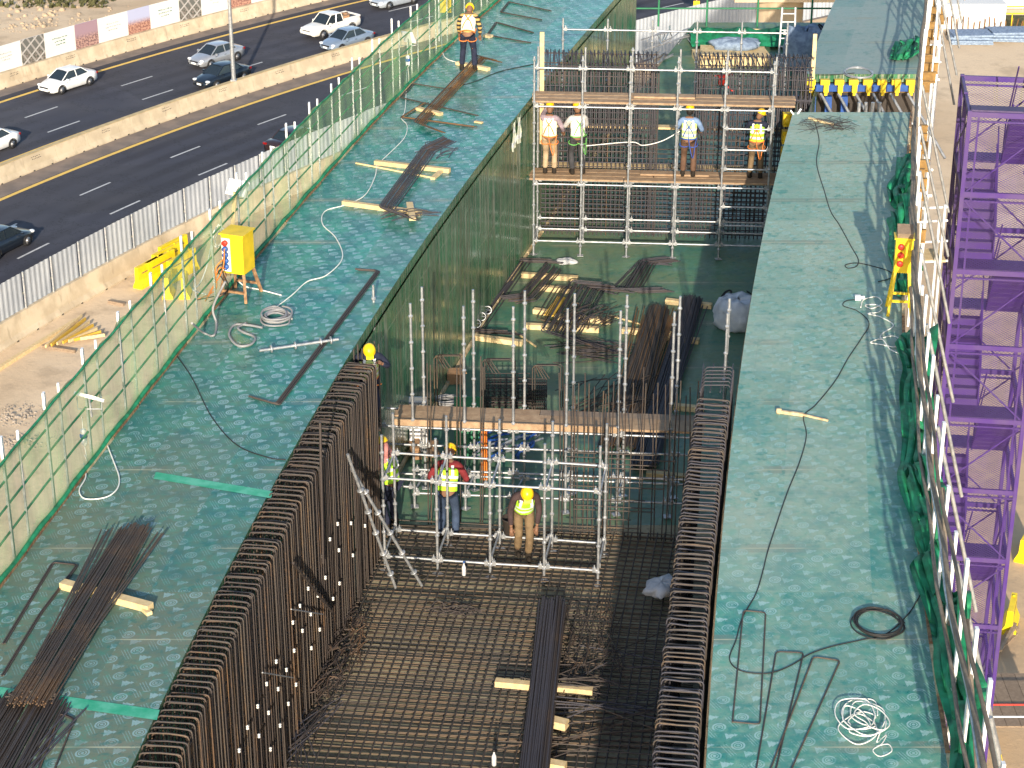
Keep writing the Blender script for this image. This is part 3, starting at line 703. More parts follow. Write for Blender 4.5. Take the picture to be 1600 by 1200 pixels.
for z in (.45, .85, 1.22):
    m = MB(); m.tube([(fx(y)-.01, y, z+.02*math.sin(y)) for y in np.arange(15.3, 64, 1.2)], .018, 5); m.build('rail', M['netd'], fn)
m = MB(); m.tube([(fx(y)+.06, y, FH-.03*abs(math.sin(y*2))) for y in np.arange(15.3, 64, .4)], .020, 5); m.build('net_hem', M['netd'], fn)
m = MB(); m.tube([(fx(y)+.07, y, .06+.02*math.sin(y*4)) for y in np.arange(15.3, 64, .4)], .04, 5); m.build('net_foot', M['netd'], fn)

# ---------------------------------------------------------------- small builders
def cable(name, px, z, r, mat, label, cat='cable', group=None, k=8, wob=0.):
    P = spline([q if isinstance(q, Vector) else bp(q[0], q[1], z+r) for q in px], k)
    if wob: P = [p+Vector((rnd(-wob, wob), rnd(-wob, wob), 0)) for p in P]
    m = MB(); m.tube(P, r, 6); return tag(m.build(name, mat), label, cat, group)
def coil(name, c, R, turns, r, mat, label, cat='cable coil', sq=1.0, jit=.15, lay=.6):
    P = []; n = 26
    for t in range(turns):
        ox, oy, k = rnd(-jit, jit)*R, rnd(-jit, jit)*R, 1+rnd(-jit, jit)
        for i in range(n):
            a = 2*math.pi*i/n+t*.3; P.append(Vector((c[0]+ox+R*k*math.cos(a), c[1]+oy+R*k*sq*math.sin(a), c[2]+r+t*r*lay+.3*r*math.sin(a*3+t))))
    P = [P[i] for i in range(0, len(P), 2)]
    m = MB(); m.tube(spline(P, 3), r, 6); return tag(m.build(name, mat), label, cat)
def timber(u0, v0, u1, v1, z, label, w=.10, h=.09, mat='timber', name='timber', group=None, zoff=0):
    a, b = bp(u0, v0, z), bp(u1, v1, z); m = MB(); m.beam(a+Vector((0, 0, h/2+.004+zoff)), b+Vector((0, 0, h/2+.004+zoff)), w, h)
    return tag(m.build(name, M[mat]), label, 'timber', group)
def bundle(name, p0, p1, n, w, layers, r, mat, label, spread0=1., spread1=1., stray=4, cat='rebar bundle', bend=0):
    """many straight bars lying together from p0 to p1"""
    p0, p1 = Vector(p0), Vector(p1); d = (p1-p0).normalized(); sd = Vector((d.y, -d.x, 0)).normalized(); m = MB()
    for i in range(n):
        k = i % max(1, n//layers); f = (k/(max(1, n//layers-1))-.5); la = i//max(1, n//layers); f *= 1-la*.12
        e0, e1 = rnd(-.12, .12), rnd(-.12, .12); zz = Vector((0, 0, r+la*r*1.8+rnd(0, .006)))
        a = p0+sd*w*f*spread0+d*e0+zz+sd*rnd(-.02, .02); b = p1+sd*w*f*spread1+d*e1+zz+sd*rnd(-.02, .02)
        mid = (a+b)/2+sd*rnd(-.03, .03)
        m.tube(spline([a, mid, b], 3), r, 5, m=1 if random.random() < .22 else 0)
    for i in range(stray):
        f = rnd(.4, .8)*random.choice((-1, 1)); a = p0+sd*w*f+Vector((0, 0, r*3)); b = p1+sd*w*f*rnd(.2, .7)+Vector((0, 0, r*3)); m.tube([a+d*rnd(0, .6), b-d*rnd(.2, 1)], r, 5, m=1)
    return tag(m.build(name, [M[q] for q in mat]), label, cat)
def bent(name, px, z, n, r, mat, label, step=.022, jit=.03, cat='bent rebar', zs=.012):
    """a stack of equal bent bars, their corners at the given pixels"""
    P = [bp(u, v, z) for u, v in px]; m = MB(); d = (P[-1]-P[0]); d.normalize(); sd = Vector((d.y, -d.x, 0))
    for i in range(n):
        o = sd*(i-n/2)*step+Vector((rnd(-jit, jit), rnd(-jit, jit), r+.004+zs*i*.6))
        Q = []
        for j, p in enumerate(P):
            if 0 < j < len(P)-1:
                a, b = (P[j-1]-p), (P[j+1]-p); ka, kb = min(.06, a.length/3), min(.06, b.length/3); Q += [p+a.normalized()*ka+o, p+(a.normalized()*ka+b.normalized()*kb)*.22+o, p+b.normalized()*kb+o]
            else: Q.append(p+o)
        m.tube(Q, r, 5, m=1 if random.random() < .25 else 0)
    return tag(m.build(name, [M[q] for q in mat]), label, cat)
def scrap(name, c, rx, ry, n, r, mat, label, zmax=.18, L=(.3, 1.0), cat='rebar scrap', dirn=None):
    m = MB(); c = Vector(c)
    for i in range(n):
        a = dirn+rnd(-.5, .5) if dirn is not None else rnd(0, math.pi); l = rnd(*L); p = c+Vector((rnd(-rx, rx), rnd(-ry, ry), r+rnd(0, zmax)))
        q = Vector((math.cos(a), math.sin(a), rnd(-.08, .08)))*l/2; b = Vector((rnd(-.1, .1), rnd(-.1, .1), rnd(0, .06)))
        m.tube(spline([p-q, p+b, p+q], 3), r, 4, m=random.randint(0, 1))
    return tag(m.build(name, [M[q] for q in mat]), label, cat)
def rosette(m, p, r=.062, mi=0): m.lathe(Vector(p)-Vector((0, 0, .006)), [(r*.5, -.03), (r, -.004), (r, .016), (r*.5, .042)], 8, mi, smooth=False)

# ---------------------------------------------------------------- things on the left deck
bundle('rebar_bundle', bp(212, 838), bp(48, 1110), 56, .62, 3, .011, ('rebar', 'rebarT'), 'long straight bundle of dark rebar lying across a timber at lower left', .75, .85, 10)
ob = [o for o in sc.objects if o.name == 'rebar_bundle'][-1]; ob.location.z = .10
timber(98, 918, 236, 955, 0, 'pale sawn timber under the long rebar bundle at lower left', .13, .10)
timber(226, 955, 234, 962, 0, 'short wood offcut beside the end of the pale timber at lower left', .08, .05)
bundle('rebar_bundle', bp(55, 1090), bp(-60, 1290), 60, .95, 3, .012, ('rebar', 'rebarD'), 'thick rebar bundle with hooked ends cut off by the lower left corner', 1.0, 1.1, 6)
m = MB()
for i in range(26):
    a = bp(8+i*2.7, 1086+i*.2+rnd(-3, 3), .05+rnd(0, .06)); m.tube([a, a+Vector((rnd(.05, .16), rnd(.0, .05), rnd(-.02, .05)))], .012, 5)
m.V = [tuple(v) for v in m.V]; tag(m.build('rebar_hooks', M['rebar']), 'row of short hooked bar ends on the rebar bundle at the lower left corner', 'bent rebar')
bent('bent_rebar', [(2, 1010), (80, 882), (118, 886), (60, 962), (0, 1060)], 0, 2, .012, ('rebar', 'rebarT'), 'thin U-shaped bar lying flat at the left edge beside the long bundle', .05)
bent('bent_rebar', [(40, 1260), (93, 1118), (115, 1128), (62, 1260)], 0, 2, .011, ('rebar', 'rebarT'), 'narrow U-shaped bar lying flat over the bright green strip at lower left', .02)
bent('bent_rebar', [(556, 423), (590, 425), (432, 634), (390, 622)], 0, 3, .016, ('rebar', 'rebarT'), 'long Z-shaped pair of bars lying alone on the middle of the left deck', .03, .01)
# scaffold tube with rosettes
m = MB(); a, b = bp(405, 548, .06), bp(529, 530, .06); m.tube([a, b], .026, 8); d = (b-a).normalized(); rm = Matrix((Vector((0, 0, 1)).cross(d).normalized(), d.cross(Vector((0, 0, 1)).cross(d)).normalized(), d)).transposed()
for f in (.15, .45, .77, .9): m.lathe(a+(b-a)*f, [(.03, -.012), (.068, -.012), (.068, .012), (.03, .012)], 10, 0, rm)
tag(m.build('scaffold_tube', M['galv']), 'loose galvanised scaffold tube with discs lying on the left deck', 'scaffold tube')
# hoses and cables
coil('hose_coil', bp(431, 499), .22, 7, .018, M['hoseg'], 'grey corrugated hose coiled in a heap on the left deck', 'hose', 1.2, .27, .8)
m = MB(); m.tube(spline([bp(u, v, .03) for u, v in ((410, 512), (388, 508), (366, 508), (358, 524), (372, 540), (392, 538), (398, 527), (380, 519), (372, 512), (384, 505))], 8), .022, 6); m.tube(spline([bp(300, 505, .5), bp(318, 520, .03), bp(334, 524, .03), bp(338, 505, .03), bp(333, 480, .3), bp(352, 440, .8)], 8), .022, 6); tag(m.build('hose', M['hoseg']), 'loose loops of grey hose between the coil and the net fence', 'hose')
cable('power_cable', [(415, 492), (455, 462), (480, 440), (510, 430), (535, 403), (525, 372), (504, 350), (508, 330), (540, 320), (570, 305), (586, 276), (588, 258)], 0, .011, M['cablew'], 'white cable winding over the left deck from the grey coil to the far bundle')
cable('power_cable', [(588, 258), (610, 238), (632, 215), (636, 196), (627, 184), (633, 170), (636, 110)], 0, .010, M['cablew'], 'thin white cable from the far bent bars to the white socket hanging on the net')
m = MB(); m.tube(spline([bp(u, v, .02) for u, v in ((131, 724), (134, 745), (124, 765), (130, 778), (148, 780), (170, 775), (184, 762), (186, 745), (178, 722), (167, 694))], 8), .011, 6); tag(m.build('power_cable', M['cablew']), 'white cable loop on the left deck under the socket at the fence', 'cable')
cable('rope', [(272, 550), (300, 590), (330, 650), (370, 695), (420, 715), (446, 718)], 0, .008, M['cableb'], 'thin dark line curving over the left deck near the rebar cage', 'rope')
cable('rope', [(700, 138), (740, 128), (780, 112), (834, 100)], 0, .010, M['cableb'], 'dark line from the top worker to the back scaffold', 'rope')
# sockets hanging at the net
def socket(u, v, y, zt, label):
    p = aty(u, v, y); m = MB(); m.tube([p+Vector((0, 0, zt)), p+Vector((0, 0, .1))], .008, 5, 2); m.lathe(p, [(.02, -.14), (.045, -.10), (.05, 0)], 10, 0); m.lathe(p, [(.045, 0), (.06, .01), (.06, .06), (.04, .07)], 10, 1); m.lathe(p, [(.045, .07), (.045, .13), (.02, .15)], 10, 0)
    m.tube(spline([p-Vector((0, 0, .12)), p-Vector((-.02, 0, .4)), p-Vector((0, .05, p.z-.02))], 6), .010, 5, 2)
    return tag(m.build('socket', [M['whitep'], M['bluep'], M['cablew']]), label, 'socket')
socket(131, 684, 28.0, .35, 'white and blue cable socket hanging at the net fence, lower left')
socket(637, 96, 47.8, .5, 'white and blue cable socket hanging at the net fence near the top worker')
# floodlights clamped to the net fence
def flood(u, v, y, label, sz=(.34, .05, .26), rot=.5):
    p = aty(u, v, y); m = MB(); m.box(p, sz, RZ(-.5)@RX(rot)); m.build
    t = thing('floodlight', p, label, 'floodlight'); m.build('lamp_housing', M['whitep'], t)
    m = MB(); m.tube([p-Vector((0, 0, .02)), p-Vector((.0, -.05, .35))], .018, 6); m.tube([p+Vector((-.18, 0, 0)), p+Vector((-.18, 0, -.2)), p+Vector((.18, 0, -.2)), p+Vector((.18, 0, 0))], .012, 5); m.build('bracket', M['galv'], t)
flood(139, 620, 27.8, 'small white floodlight leaning on the net fence above the lower left socket', (.40, .05, .22), 1.0)
flood(371, 294, 36.2, 'white floodlight on a timber post beside the yellow power box', (.42, .06, .30), -.6)
flood(638, 58, 48.0, 'small white floodlight on the net fence behind the hanging socket near the top', (.30, .05, .3), .5)
# yellow power distribution box on its stand, left
def powerbox(px0, y, label, w, h, dpt, legh, lean=0, mirror=1, rz=0., roof=False):
    p = px0; t = thing('power_box', p, label, 'power box', rz=rz)
    m = MB(); m.box((0, 0, legh+h/2), (w, dpt, h)); m.box((0, 0, legh+h+.012), (w+.06, dpt+.06, .024)); m.part('cabinet', M['ypaint'], t)
    m = MB(); m.box((mirror*(w/2-.09), -dpt/2-.008, legh+h*.48), (.16, .014, h*.86)); m.part('socket_panel', M['whitep'] if not roof else M['ypaint'], t)
    n = 5 if not roof else 3
    for i in range(n):
        m = MB(); m.lathe((mirror*(w/2-.09), -dpt/2-.02, legh+h*(.80-.155*i if not roof else .8-.25*i)), [(.055, 0), (.055, .05), (.03, .06)], 10, 0, RX(math.pi/2)); m.part('socket', M['redp'] if i == 0 or roof else M['bluep'], t)
    for sx in (-1, 1):
        for sy in (-1, 1):
            m = MB(); m.beam((sx*(w/2-.03), sy*(dpt/2-.03), legh), (sx*(w/2+.05), sy*(dpt/2+.10), 0), .05, .05); m.part('leg', M['ypaint'] if roof else M['plyedge'], t)
    m = MB(); m.beam((-w/2-.03, -dpt/2-.06, legh*.35), (w/2+.03, -dpt/2-.06, legh*.35), .04, .04); m.beam((-w/2-.03, dpt/2+.06, legh*.35), (w/2+.03, dpt/2+.06, legh*.35), .04, .04); m.part('brace', M['ypaint'] if roof else M['plyedge'], t)
    if roof:
        m = MB(); m.box((0, 0, legh+h+.08), (w*.9, dpt*1.1, .16), RX(.3)); m.part('canopy', M['plankg'], t)
    else:
        for k in range(5):
            m = MB(); x0 = mirror*(w/2-.09); P = spline([(x0, -dpt/2-.06, legh+h*(.7-.14*k)), (x0-.05+rnd(-.1, .1), -dpt/2-.22, legh+h*.2), (x0-.1+rnd(-.2, .2), -dpt/2-.1, legh*.4), (x0-.25+rnd(-.3, .3), -dpt/2-.3, .03)], 6); m.tube(P, .011, 5); m.part('plug_cable', M['black'] if k % 2 else M['orange'], t)
    return t
powerbox(bp(376, 462), 34, 'yellow power box with red and blue sockets on a timber stand at the net fence', .42, .72, .42, .50, mirror=-1, rz=-.35)
powerbox(bp(1404, 487), 34, 'yellow power box with red sockets on long yellow legs at the right deck edge', .30, .62, .26, .78, mirror=-1, rz=-.12, roof=True)
p = aty(692, 12, 52); t = thing('power_box', p, 'yellow box hung on the net fence at the top edge beside the top worker', 'power box'); m = MB(); m.box(p+Vector((.05, .2, .1)), (.32, .25, .5)); m.box(p+Vector((.05, .2, .36)), (.36, .29, .03)); m.build('cabinet', M['ypaint'], t)
m = MB(); m.tube([p+Vector((-.1, .1, -.9)), p+Vector((-.1, .1, .7))], .03, 6); m.build('post', M['galvw'], t)
m = MB(); m.beam(bp(358, 430), aty(367, 300, bp(358, 430).y+.1), .07, .07); tag(m.build('timber_post', M['timber']), 'upright timber post beside the yellow power box at the left fence', 'timber')
# cables hung on the fence behind the box
for k, (px, z0) in enumerate((([(338, 355), (331, 380), (322, 420), (312, 460), (305, 500), (330, 520)], 0), ([(344, 355), (352, 385), (362, 420), (380, 460), (410, 478), (440, 470)], 0), ([(342, 350), (330, 372), (338, 386), (349, 372), (343, 352)], 0), ([(345, 352), (336, 378), (346, 388), (352, 365), (344, 352)], 0))):
    P = []
    for i, (u, v) in enumerate(px):
        q = aty(u, v, 35.6-.25*i if k < 2 else 35.6); q.z = max(q.z, .02); P.append(q)
    m = MB(); m.tube(spline(P, 6), .013, 6); tag(m.build('hanging_cable', M['cablew']), ['white cable hanging from the net fence down to the grey hose', 'white cable hanging from the fence over the deck to the coil', 'loop of white cable hung on the fence left of the power box', 'second loop of white cable hung on the fence left of the power box'][k], 'cable')
# bent bars and timbers farther up
timber(536, 320, 658, 337, 0, 'pale timber under the lower end of the bent bar bundle, left deck', .11, .09)
timber(640, 326, 645, 352, 0, 'short pale timber crossing the end of the lower timber, left deck', .13, .05, zoff=.09)
timber(586, 257, 703, 270, 0, 'pale timber under the upper part of the bent bar bundle, left deck', .11, .09)
timber(676, 281, 692, 267, 0, 'short crosswise wood piece at the right end of the upper timber, left deck', .10, .05)
timber(556, 256, 676, 279, 0, 'thin pale lath lying below the upper timber, left deck', .03, .03)
m = None
bent('bent_rebar', [(700, 222), (668, 238), (600, 332), (640, 345)], .10, 16, .012, ('rebarD', 'rebar'), 'bundle of Z-bent dark bars resting on two pale timbers, left deck', .018, .03)
scrap('loose_bars', bp(640, 338, .10), .35, .2, 10, .010, ('rebarD', 'rebarT'), 'fanned loose bar ends at the lower end of the bent bundle, left deck', .06, (.4, .8), dirn=.3)
scrap('loose_bars', bp(690, 238, .10), .35, .35, 10, .010, ('rebarD', 'rebarD'), 'fanned loose bar ends at the upper end of the bent bundle, left deck', .08, (.4, .9), dirn=.9)
bent('bent_rebar', [(776, 98), (752, 92), (654, 196), (686, 208)], .02, 12, .012, ('rust', 'rebarT'), 'long bundle of rusty Z-bent bars by the feet of the top worker', .02, .03)
bent('bent_rebar', [(695, 140), (645, 132), (626, 154), (745, 182)], 0, 2, .014, ('rebarT', 'rust'), 'rusty U-bar lying flat near the fence below the top worker', .03, .01)
bent('bent_rebar', [(664, 162), (627, 185), (740, 200)], 0, 3, .013, ('rebarT', 'rust'), 'two open rusty bars lying flat left of the long rusty bundle', .05, .02)
bent('bent_rebar', [(860, 18), (795, 4), (782, 20), (845, 32)], 0, 2, .015, ('rebar', 'rebarT'), 'flat U-bar lying on the left deck at the top edge', .03, .01)
bent('bent_rebar', [(832, 52), (775, 36), (761, 56), (828, 68)], 0, 2, .015, ('rebar', 'rebarT'), 'flat U-bar lying on the left deck right of the top worker', .03, .01)
timber(714, 101, 764, 111, 0, 'pale timber under the rusty bundle at the feet of the top worker', .12, .08)
timber(652, 172, 690, 181, 0, 'pale timber under the lower part of the rusty bundle', .12, .07)
timber(757, 57, 768, 59, 0, 'white wood block at the corner of the flat U-bar by the top worker', .16, .06, mat='paleedge')
timber(742, 191, 754, 193, 0, 'small wood offcut right of the rusty bundle', .08, .03)
cable('lifeline', [(688, 8), (690, 60), (694, 88), (712, 97)], 0, .012, M['cablew'], 'white cable running down from the yellow box to the top worker')
# ---------------------------------------------------------------- rebar cages of the two webs
def cage(name, fx, x0, x1, y0, y1, pitch, mats, label, topz=.02, jit=.012, wide2=None):
    """stirrups between x offsets x0..x1 from the edge curve fx"""
    t = thing(name, (fx((y0+y1)/2)+(x0+x1)/2, (y0+y1)/2, ZF), label, 'rebar cage')
    W = x1-x0; Ht = topz-ZF-.08
    def stir(k):
        m = MB(); c = .045
        for q, (dy, ins, dz) in enumerate(((0, 0, 0), (.045, .035, -.035))):
            P = [(-W/2+ins, dy, -Ht), (-W/2+ins, dy+rnd(-.012, .012), -Ht/2), (-W/2+ins, dy, -c+dz), (-W/2+ins+c*.3, dy, -c*.3+dz), (-W/2+ins+c, dy, dz+rnd(-.01, .01)), (0, dy+rnd(-.012, .012), dz+rnd(-.008, .012)), (W/2-ins-c, dy, dz), (W/2-ins-c*.3, dy, -c*.3+dz), (W/2-ins, dy, -c+dz), (W/2-ins, dy+rnd(-.012, .012), -Ht/2), (W/2-ins, dy, -Ht)]
            m.tube(P, .0118, 5, m=(k+q) % 2)
        return m.mesh('stirrup', [M[mats[0]], M[mats[1]]])
    pool = [stir(k) for k in range(7)]; y = y0; base = wloc(t); n = 0
    while y < y1 and n < 100:
        hd = -math.atan((fx(y+.5)-fx(y-.5)))
        put(random.choice(pool), 'stirrup', t, Vector((fx(y)+(x0+x1)/2+rnd(-jit, jit), y, topz+rnd(-.025, .03)))-base, (rnd(-.008, .008), rnd(-.006, .006), hd+rnd(-.03, .03)))
        y += pitch*rnd(.82, 1.18); n += 1
    ex = MB(); y = 10.2
    while y < y0-.05:
        a, b = fx(y)+x0, fx(y)+x1
        for dy in (0, .045): ex.tube([(a, y+dy, ZF), (a, y+dy, topz-.05), (a+.05, y+dy, topz), (b-.05, y+dy, topz), (b, y+dy, topz-.05), (b, y+dy, ZF)], .0118, 5)
        y += pitch*rnd(.85, 1.15)
    tag(ex.build('stirrup_row', M[mats[0]], t), kind='stuff')
    for side, xo in ((0, x0+.03), (1, x1-.03)):
        for i in range(15 if side == (x0 >= 0) else 6):
            z = ZF+.12+(topz-ZF-.3)*i/14 if side == (x0 >= 0) else ZF+.2+(topz-ZF-.35)*i/5
            m = MB(); m.tube([(fx(y)+xo, y, z+.008*math.sin(y*3+i)) for y in np.arange(y0, y1, .8)], .008, 5); m.build('longitudinal_bar', M[mats[0]], t)
    return t
cl = cage('rebar_cage', eB, .03, .53, 19.0, 31.75, .126, ('rebar', 'rebarT'), 'tall dense rebar cage of the left web, lit from behind the camera, with white spacers')
crr = cage('rebar_cage', eC, -.62, -.10, 19.0, 29.9, .112, ('rebarT', 'rebarD'), 'rebar cage of the right web along the right deck, its bars mostly seen from above')
# end bars of the cages
m = MB()
for k in range(7):
    y = 31.8+k*.04; x = eB(y)+.06+k*.06; m.tube([(x, y, ZF), (x, y, .05+rnd(0, .1))], .014, 5)
m.build('end_bars', M['rebarT'], cl)
m = MB()
for k in range(6):
    y = 30.1+k*.14; x0, x1 = eC(y)-.58, eC(y)-.10
    m.tube([(x0, y, -2.6), (x0, y, .14), (x0+.05, y, .2), (x1-.05, y, .2), (x1, y, .14), (x1, y, -2.6)], .011, 5)
for k in range(4): m.tube([(eC(30)-.6+k*.16, 29.9, .17), (eC(31)-.6+k*.16, 31.0, .17)], .010, 5)
m.build('end_bars', M['rebarD'], crr)
spx = [(507,902),(480,919),(495,930),(519,935),(529,911),(467,946),(484,959),(456,972),(471,985),(498,983),(458,1016),(485,1012),(430,1033),(446,1046),(415,1068),(433,1076),(461,1069),(449,1099),(418,1113),(436,1133),(403,1149),(421,1170),(401,1103),(526,818),(547,817),(569,821),(514,842),(528,859),(550,867),(503,869),(372,1172),(385,1136)]
for u, v in spx:
    p = on_curve(u, v, off(eB, .55)); m = MB()
    for a in (0, 2.1, 4.2): m.lathe(p+Vector((.015, .02*math.cos(a), .02*math.sin(a))), [(.004, -.016), (.02, -.008), (.02, .008), (.004, .016)], 7)
    m.build('spacer', M['cablew'], cl)
for u0, v0, u1, v1 in ((455, 952, 505, 960), (410, 1051, 458, 1059)):
    a, b = on_curve(u0, v0, off(eB, .57)), on_curve(u1, v1, off(eB, .57)); m = MB(); m.tube([a, b], .010, 5); m.build('tie_bar', M['galv'], cl)
for u0, v0, u1, v1 in ((458, 880, 518, 955), (500, 660, 505, 880)):
    a, b = on_curve(u0, v0, off(eB, .58)), on_curve(u1, v1, off(eB, .58)); m = MB(); m.tube([a, b], .022, 5); m.build('brace_bar', M['rebar'], cl)

# ---------------------------------------------------------------- floor mat at the front of the trench
mt = thing('rebar_mat', (-1, 25, ZF), 'double layer rebar mat covering the muddy front floor of the trench', 'rebar mat')
m = MB()
for layer, z in ((1, ZF+.17),):
    fr = np.arange(.03, .97, .0262)
    for f in fr:
        j = rnd(-.02, .02); P = []
        for y in np.arange(17, 32.4, 1.5): a, b = eB(y)+.45, eC(y)-.45; P.append((a+(b-a)*(f)+j, y, z))
        m.tube(P, .0135, 5, cap=False)
m.build('longitudinal_bars', M['rebarT'], mt)
m = MB()
for layer, z in ((0, ZF+.03), (1, ZF+.145)):
    y = 17.2
    while y < 32.3:
        a, b = eB(y)+.42, eC(y)-.42; sl = .11; big = random.random() < .08
        m.tube([(a, y+sl*(b-a)/2, z+rnd(-.01, .01)), ((a+b)/2, y+rnd(-.02, .02), z), (b, y-sl*(b-a)/2, z+rnd(-.01, .01))], .016 if big else .0105, 5, cap=False)
        y += rnd(.13, .165)
m.build('transverse_bars', M['rebarT'], mt)
ZM = ZF+.22
# bundle, timbers and scrap on the mat
bundle('rebar_bundle', bp(864, 942, ZM+.12), bp(826, 1290, ZM+.12), 40, .42, 3, .016, ('rebarD', 'rebar'), 'neat straight bundle of rebar lying on the mat of the trench floor', 1, 1, 1)
timber(774, 1071, 926, 1085, ZM, 'pale timber under the neat rebar bundle on the trench mat', .12, .10)
timber(850, 1130, 886, 1139, ZM, 'short pale timber beside the neat rebar bundle, near the bottom edge', .16, .12)
timber(846, 1196, 884, 1203, ZM, 'pale timber end right of the neat rebar bundle, at the bottom edge', .14, .1)
scrap('rebar_scrap', bp(925, 1010, ZM), .42, 1.15, 46, .008, ('rebarT', 'rebar'), 'tangled pile of thin rebar scrap on the mat right of the neat bundle', .25, (.4, 1.3), dirn=1.6)
scrap('rebar_scrap', bp(910, 1072, ZM), .5, .2, 16, .010, ('rebarT', 'rebar'), 'loose bent bars lying over the right end of the pale timber on the mat', .1, (.6, 1.2), dirn=-.25)
scrap('tie_wire_scrap', bp(545, 1000, ZM), .26, .7, 46, .010, ('rebar', 'rebar'), 'dark heap of bent bar offcuts at the foot of the left cage', .3, (.25, .6), dirn=1.4)
scrap('tie_wire_scrap', bp(510, 1060, ZM), .24, .7, 54, .010, ('rebar', 'rebar'), 'long dark heap of wire and bar offcuts along the foot of the left cage', .3, (.25, .7), dirn=1.3)
scrap('rebar_bundle', bp(465, 1150, ZM), .16, .25, 26, .009, ('rebarD', 'rebar'), 'thin bars lying together at the foot of the left cage near the bottom edge', .1, (1.2, 2.0), dirn=1.42)
scrap('tie_wire_scrap', bp(710, 960, ZM), .32, .14, 30, .007, ('rebar', 'rebar'), 'small dark knot of tie wire in the middle of the mat', .1, (.2, .6), dirn=.3)
scrap('long_bars', bp(1000, 1115, ZM), .8, .30, 12, .011, ('rebarD', 'rebar'), 'long dark bars lying across the shaded right side of the mat', .1, (1.2, 2.2), dirn=.1)
scrap('long_bars', bp(980, 1040, ZM), .7, .25, 6, .010, ('rebarD', 'rebar'), 'few thin bars in the shade beside the scrap pile', .1, (1.2, 2.2), dirn=.15)
scrap('long_bars', bp(960, 1165, ZM), .8, .35, 10, .010, ('rebarT', 'rebar'), 'thin bars crossing the mat into the shade at the bottom edge', .1, (1.4, 2.4), dirn=-.08)
def bottle(u, v, z, label, cap):
    p = bp(u, v, z); m = MB(); m.lathe(p, [(.03, 0), (.036, .02), (.036, .16), (.014, .21), (.014, .24)], 10); t = tag(m.build('bottle', M['sackg']), label, 'bottle'); m = MB(); m.lathe(p+Vector((0, 0, .24)), [(.018, 0), (.018, .03)], 8); c = m.build('cap', M[cap], t)
    return t
bottle(725, 899, ZM, 'clear bottle with blue cap standing on the mat below the front scaffold', 'bluep')
bottle(772, 1196, ZM, 'dark capped bottle at the bottom edge of the mat', 'black')
def sack(name, c, size, mat, label, crump=.16, straps=0, seed=1, cat='sack', strapmat='trim', top=0):
    rs = random.Random(seed); m = MB(); n, k = 26, 13; rows = []
    ph = [rs.uniform(0, 6.3) for _ in range(8)]
    for i in range(k):
        f = i/(k-1); th = f*math.pi; r = math.sin(th)**.55; zz = (1-math.cos(th))/2; row = []
        if top: r = (.86+.16*math.sin(f*3.0))*(1 if i < k-3 else (.86, .6, .12)[i-k+3]); r = r if i else .7; zz = (f*.92 if i < k-3 else .84+.16*rs.uniform(.3, 1))
        for j in range(n):
            a = 2*math.pi*j/n; w = 1+crump*(math.sin(3*a+ph[0]+f*4)*.5+math.sin(5*a+ph[1]-f*6)*.4+math.sin(9*a+ph[2]+f*3)*.25+math.sin(13*a+ph[4]+f*9)*.15)
            w *= 1+rs.uniform(-1, 1)*crump*.34; row.append(Vector((c[0]+size[0]/2*r*w*math.cos(a), c[1]+size[1]/2*r*w*math.sin(a), c[2]+size[2]*(zz+.05*math.sin(2*a+ph[3])*f+.04*math.sin(7*a+ph[5])*f))))
        rows.append(row+[row[0]])
    m.grid(rows, 0, True); t = tag(m.build(name, M[mat]), label, cat)
    for s_ in range(straps):
        a = ph[6]+s_*1.5; q = MB(); P = [Vector((c[0]+size[0]*.52*math.cos(a+d)*kk, c[1]+size[1]*.52*math.sin(a+d)*kk, c[2]+size[2]*zz)) for d, kk, zz in ((0, 1, .55), (.1, .85, .85), (.3, .5, 1.05), (.6, .7, .95), (.75, .95, .6))]
        P = spline(P, 5); q.grid([[p+Vector((0, 0, .0)), p+Vector((math.cos(a+1.5)*.05, math.sin(a+1.5)*.05, .03))] for p in P], 0, True); q.build('strap', M[strapmat], t)
    return t
sack('paper_sack', bp(1034, 925, ZM), (.46, .70, .20), 'sackg', 'crumpled grey paper sack lying in the shade beside the right cage', .22, 0, 3)
o = [o for o in sc.objects if o.name == 'paper_sack'][0]; o.rotation_euler = (0, 0, -.5)
# two scaffold tubes leaning from the floor mat to the left cage
for (u0, v0, y0, u1, v1), lab in (((543, 710, None, 618, 918), 'galvanised tube leaning on the left cage, the left one of two'), ((549, 732, None, 659, 915), 'galvanised tube leaning on the left cage, the right one of two')):
    a = on_curve(u0, v0, off(eB, .60)); b = bp(u1, v1, ZM); m = MB(); m.tube([a, b], .026, 8); d = (a-b).normalized(); sd = d.cross(Vector((0, 1, 0))).normalized(); rm = Matrix((sd, d.cross(sd), d)).transposed()
    for k in range(5): m.lathe(b+d*(.35+.5*k), [(.03, -.012), (.062, -.012), (.062, .012), (.03, .012)], 8, 0, rm)
    tag(m.build('scaffold_tube', M['galv']), lab, 'scaffold tube')

# ---------------------------------------------------------------- things on the floor between the two scaffolds
tb = [(815, 433, 903, 439, 'pale timber at the foot of the left trench wall, nearest to the back scaffold'), (842, 453, 891, 458, 'short pale timber under the left bent bars behind the front row, second from the back'), (834, 489, 868, 494, 'pale timber end left of the brown plank piece on the trench floor'),
      (866, 498, 955, 506, 'pale timber under the dark bent bars in the middle of the trench floor'), (820, 513, 936, 519, 'longest pale timber under the dark bent bars in the trench'), (738, 530, 816, 540, 'pale timber at the foot of the left wall beside the pipes'),
      (1040, 474, 1112, 482, 'pale timber under the far end of the dark straight bundle'), (972, 520, 1052, 527, 'pale timber under the rusty bundle on the trench floor'), (1032, 530, 1092, 537, 'pale timber in shade under the middle of the dark straight bundle'),
      (1040, 638, 1100, 644, 'shaded timber just behind the plank walkway on the right'), (1010, 745, 1088, 752, 'shaded timber below the plank walkway on the right')]
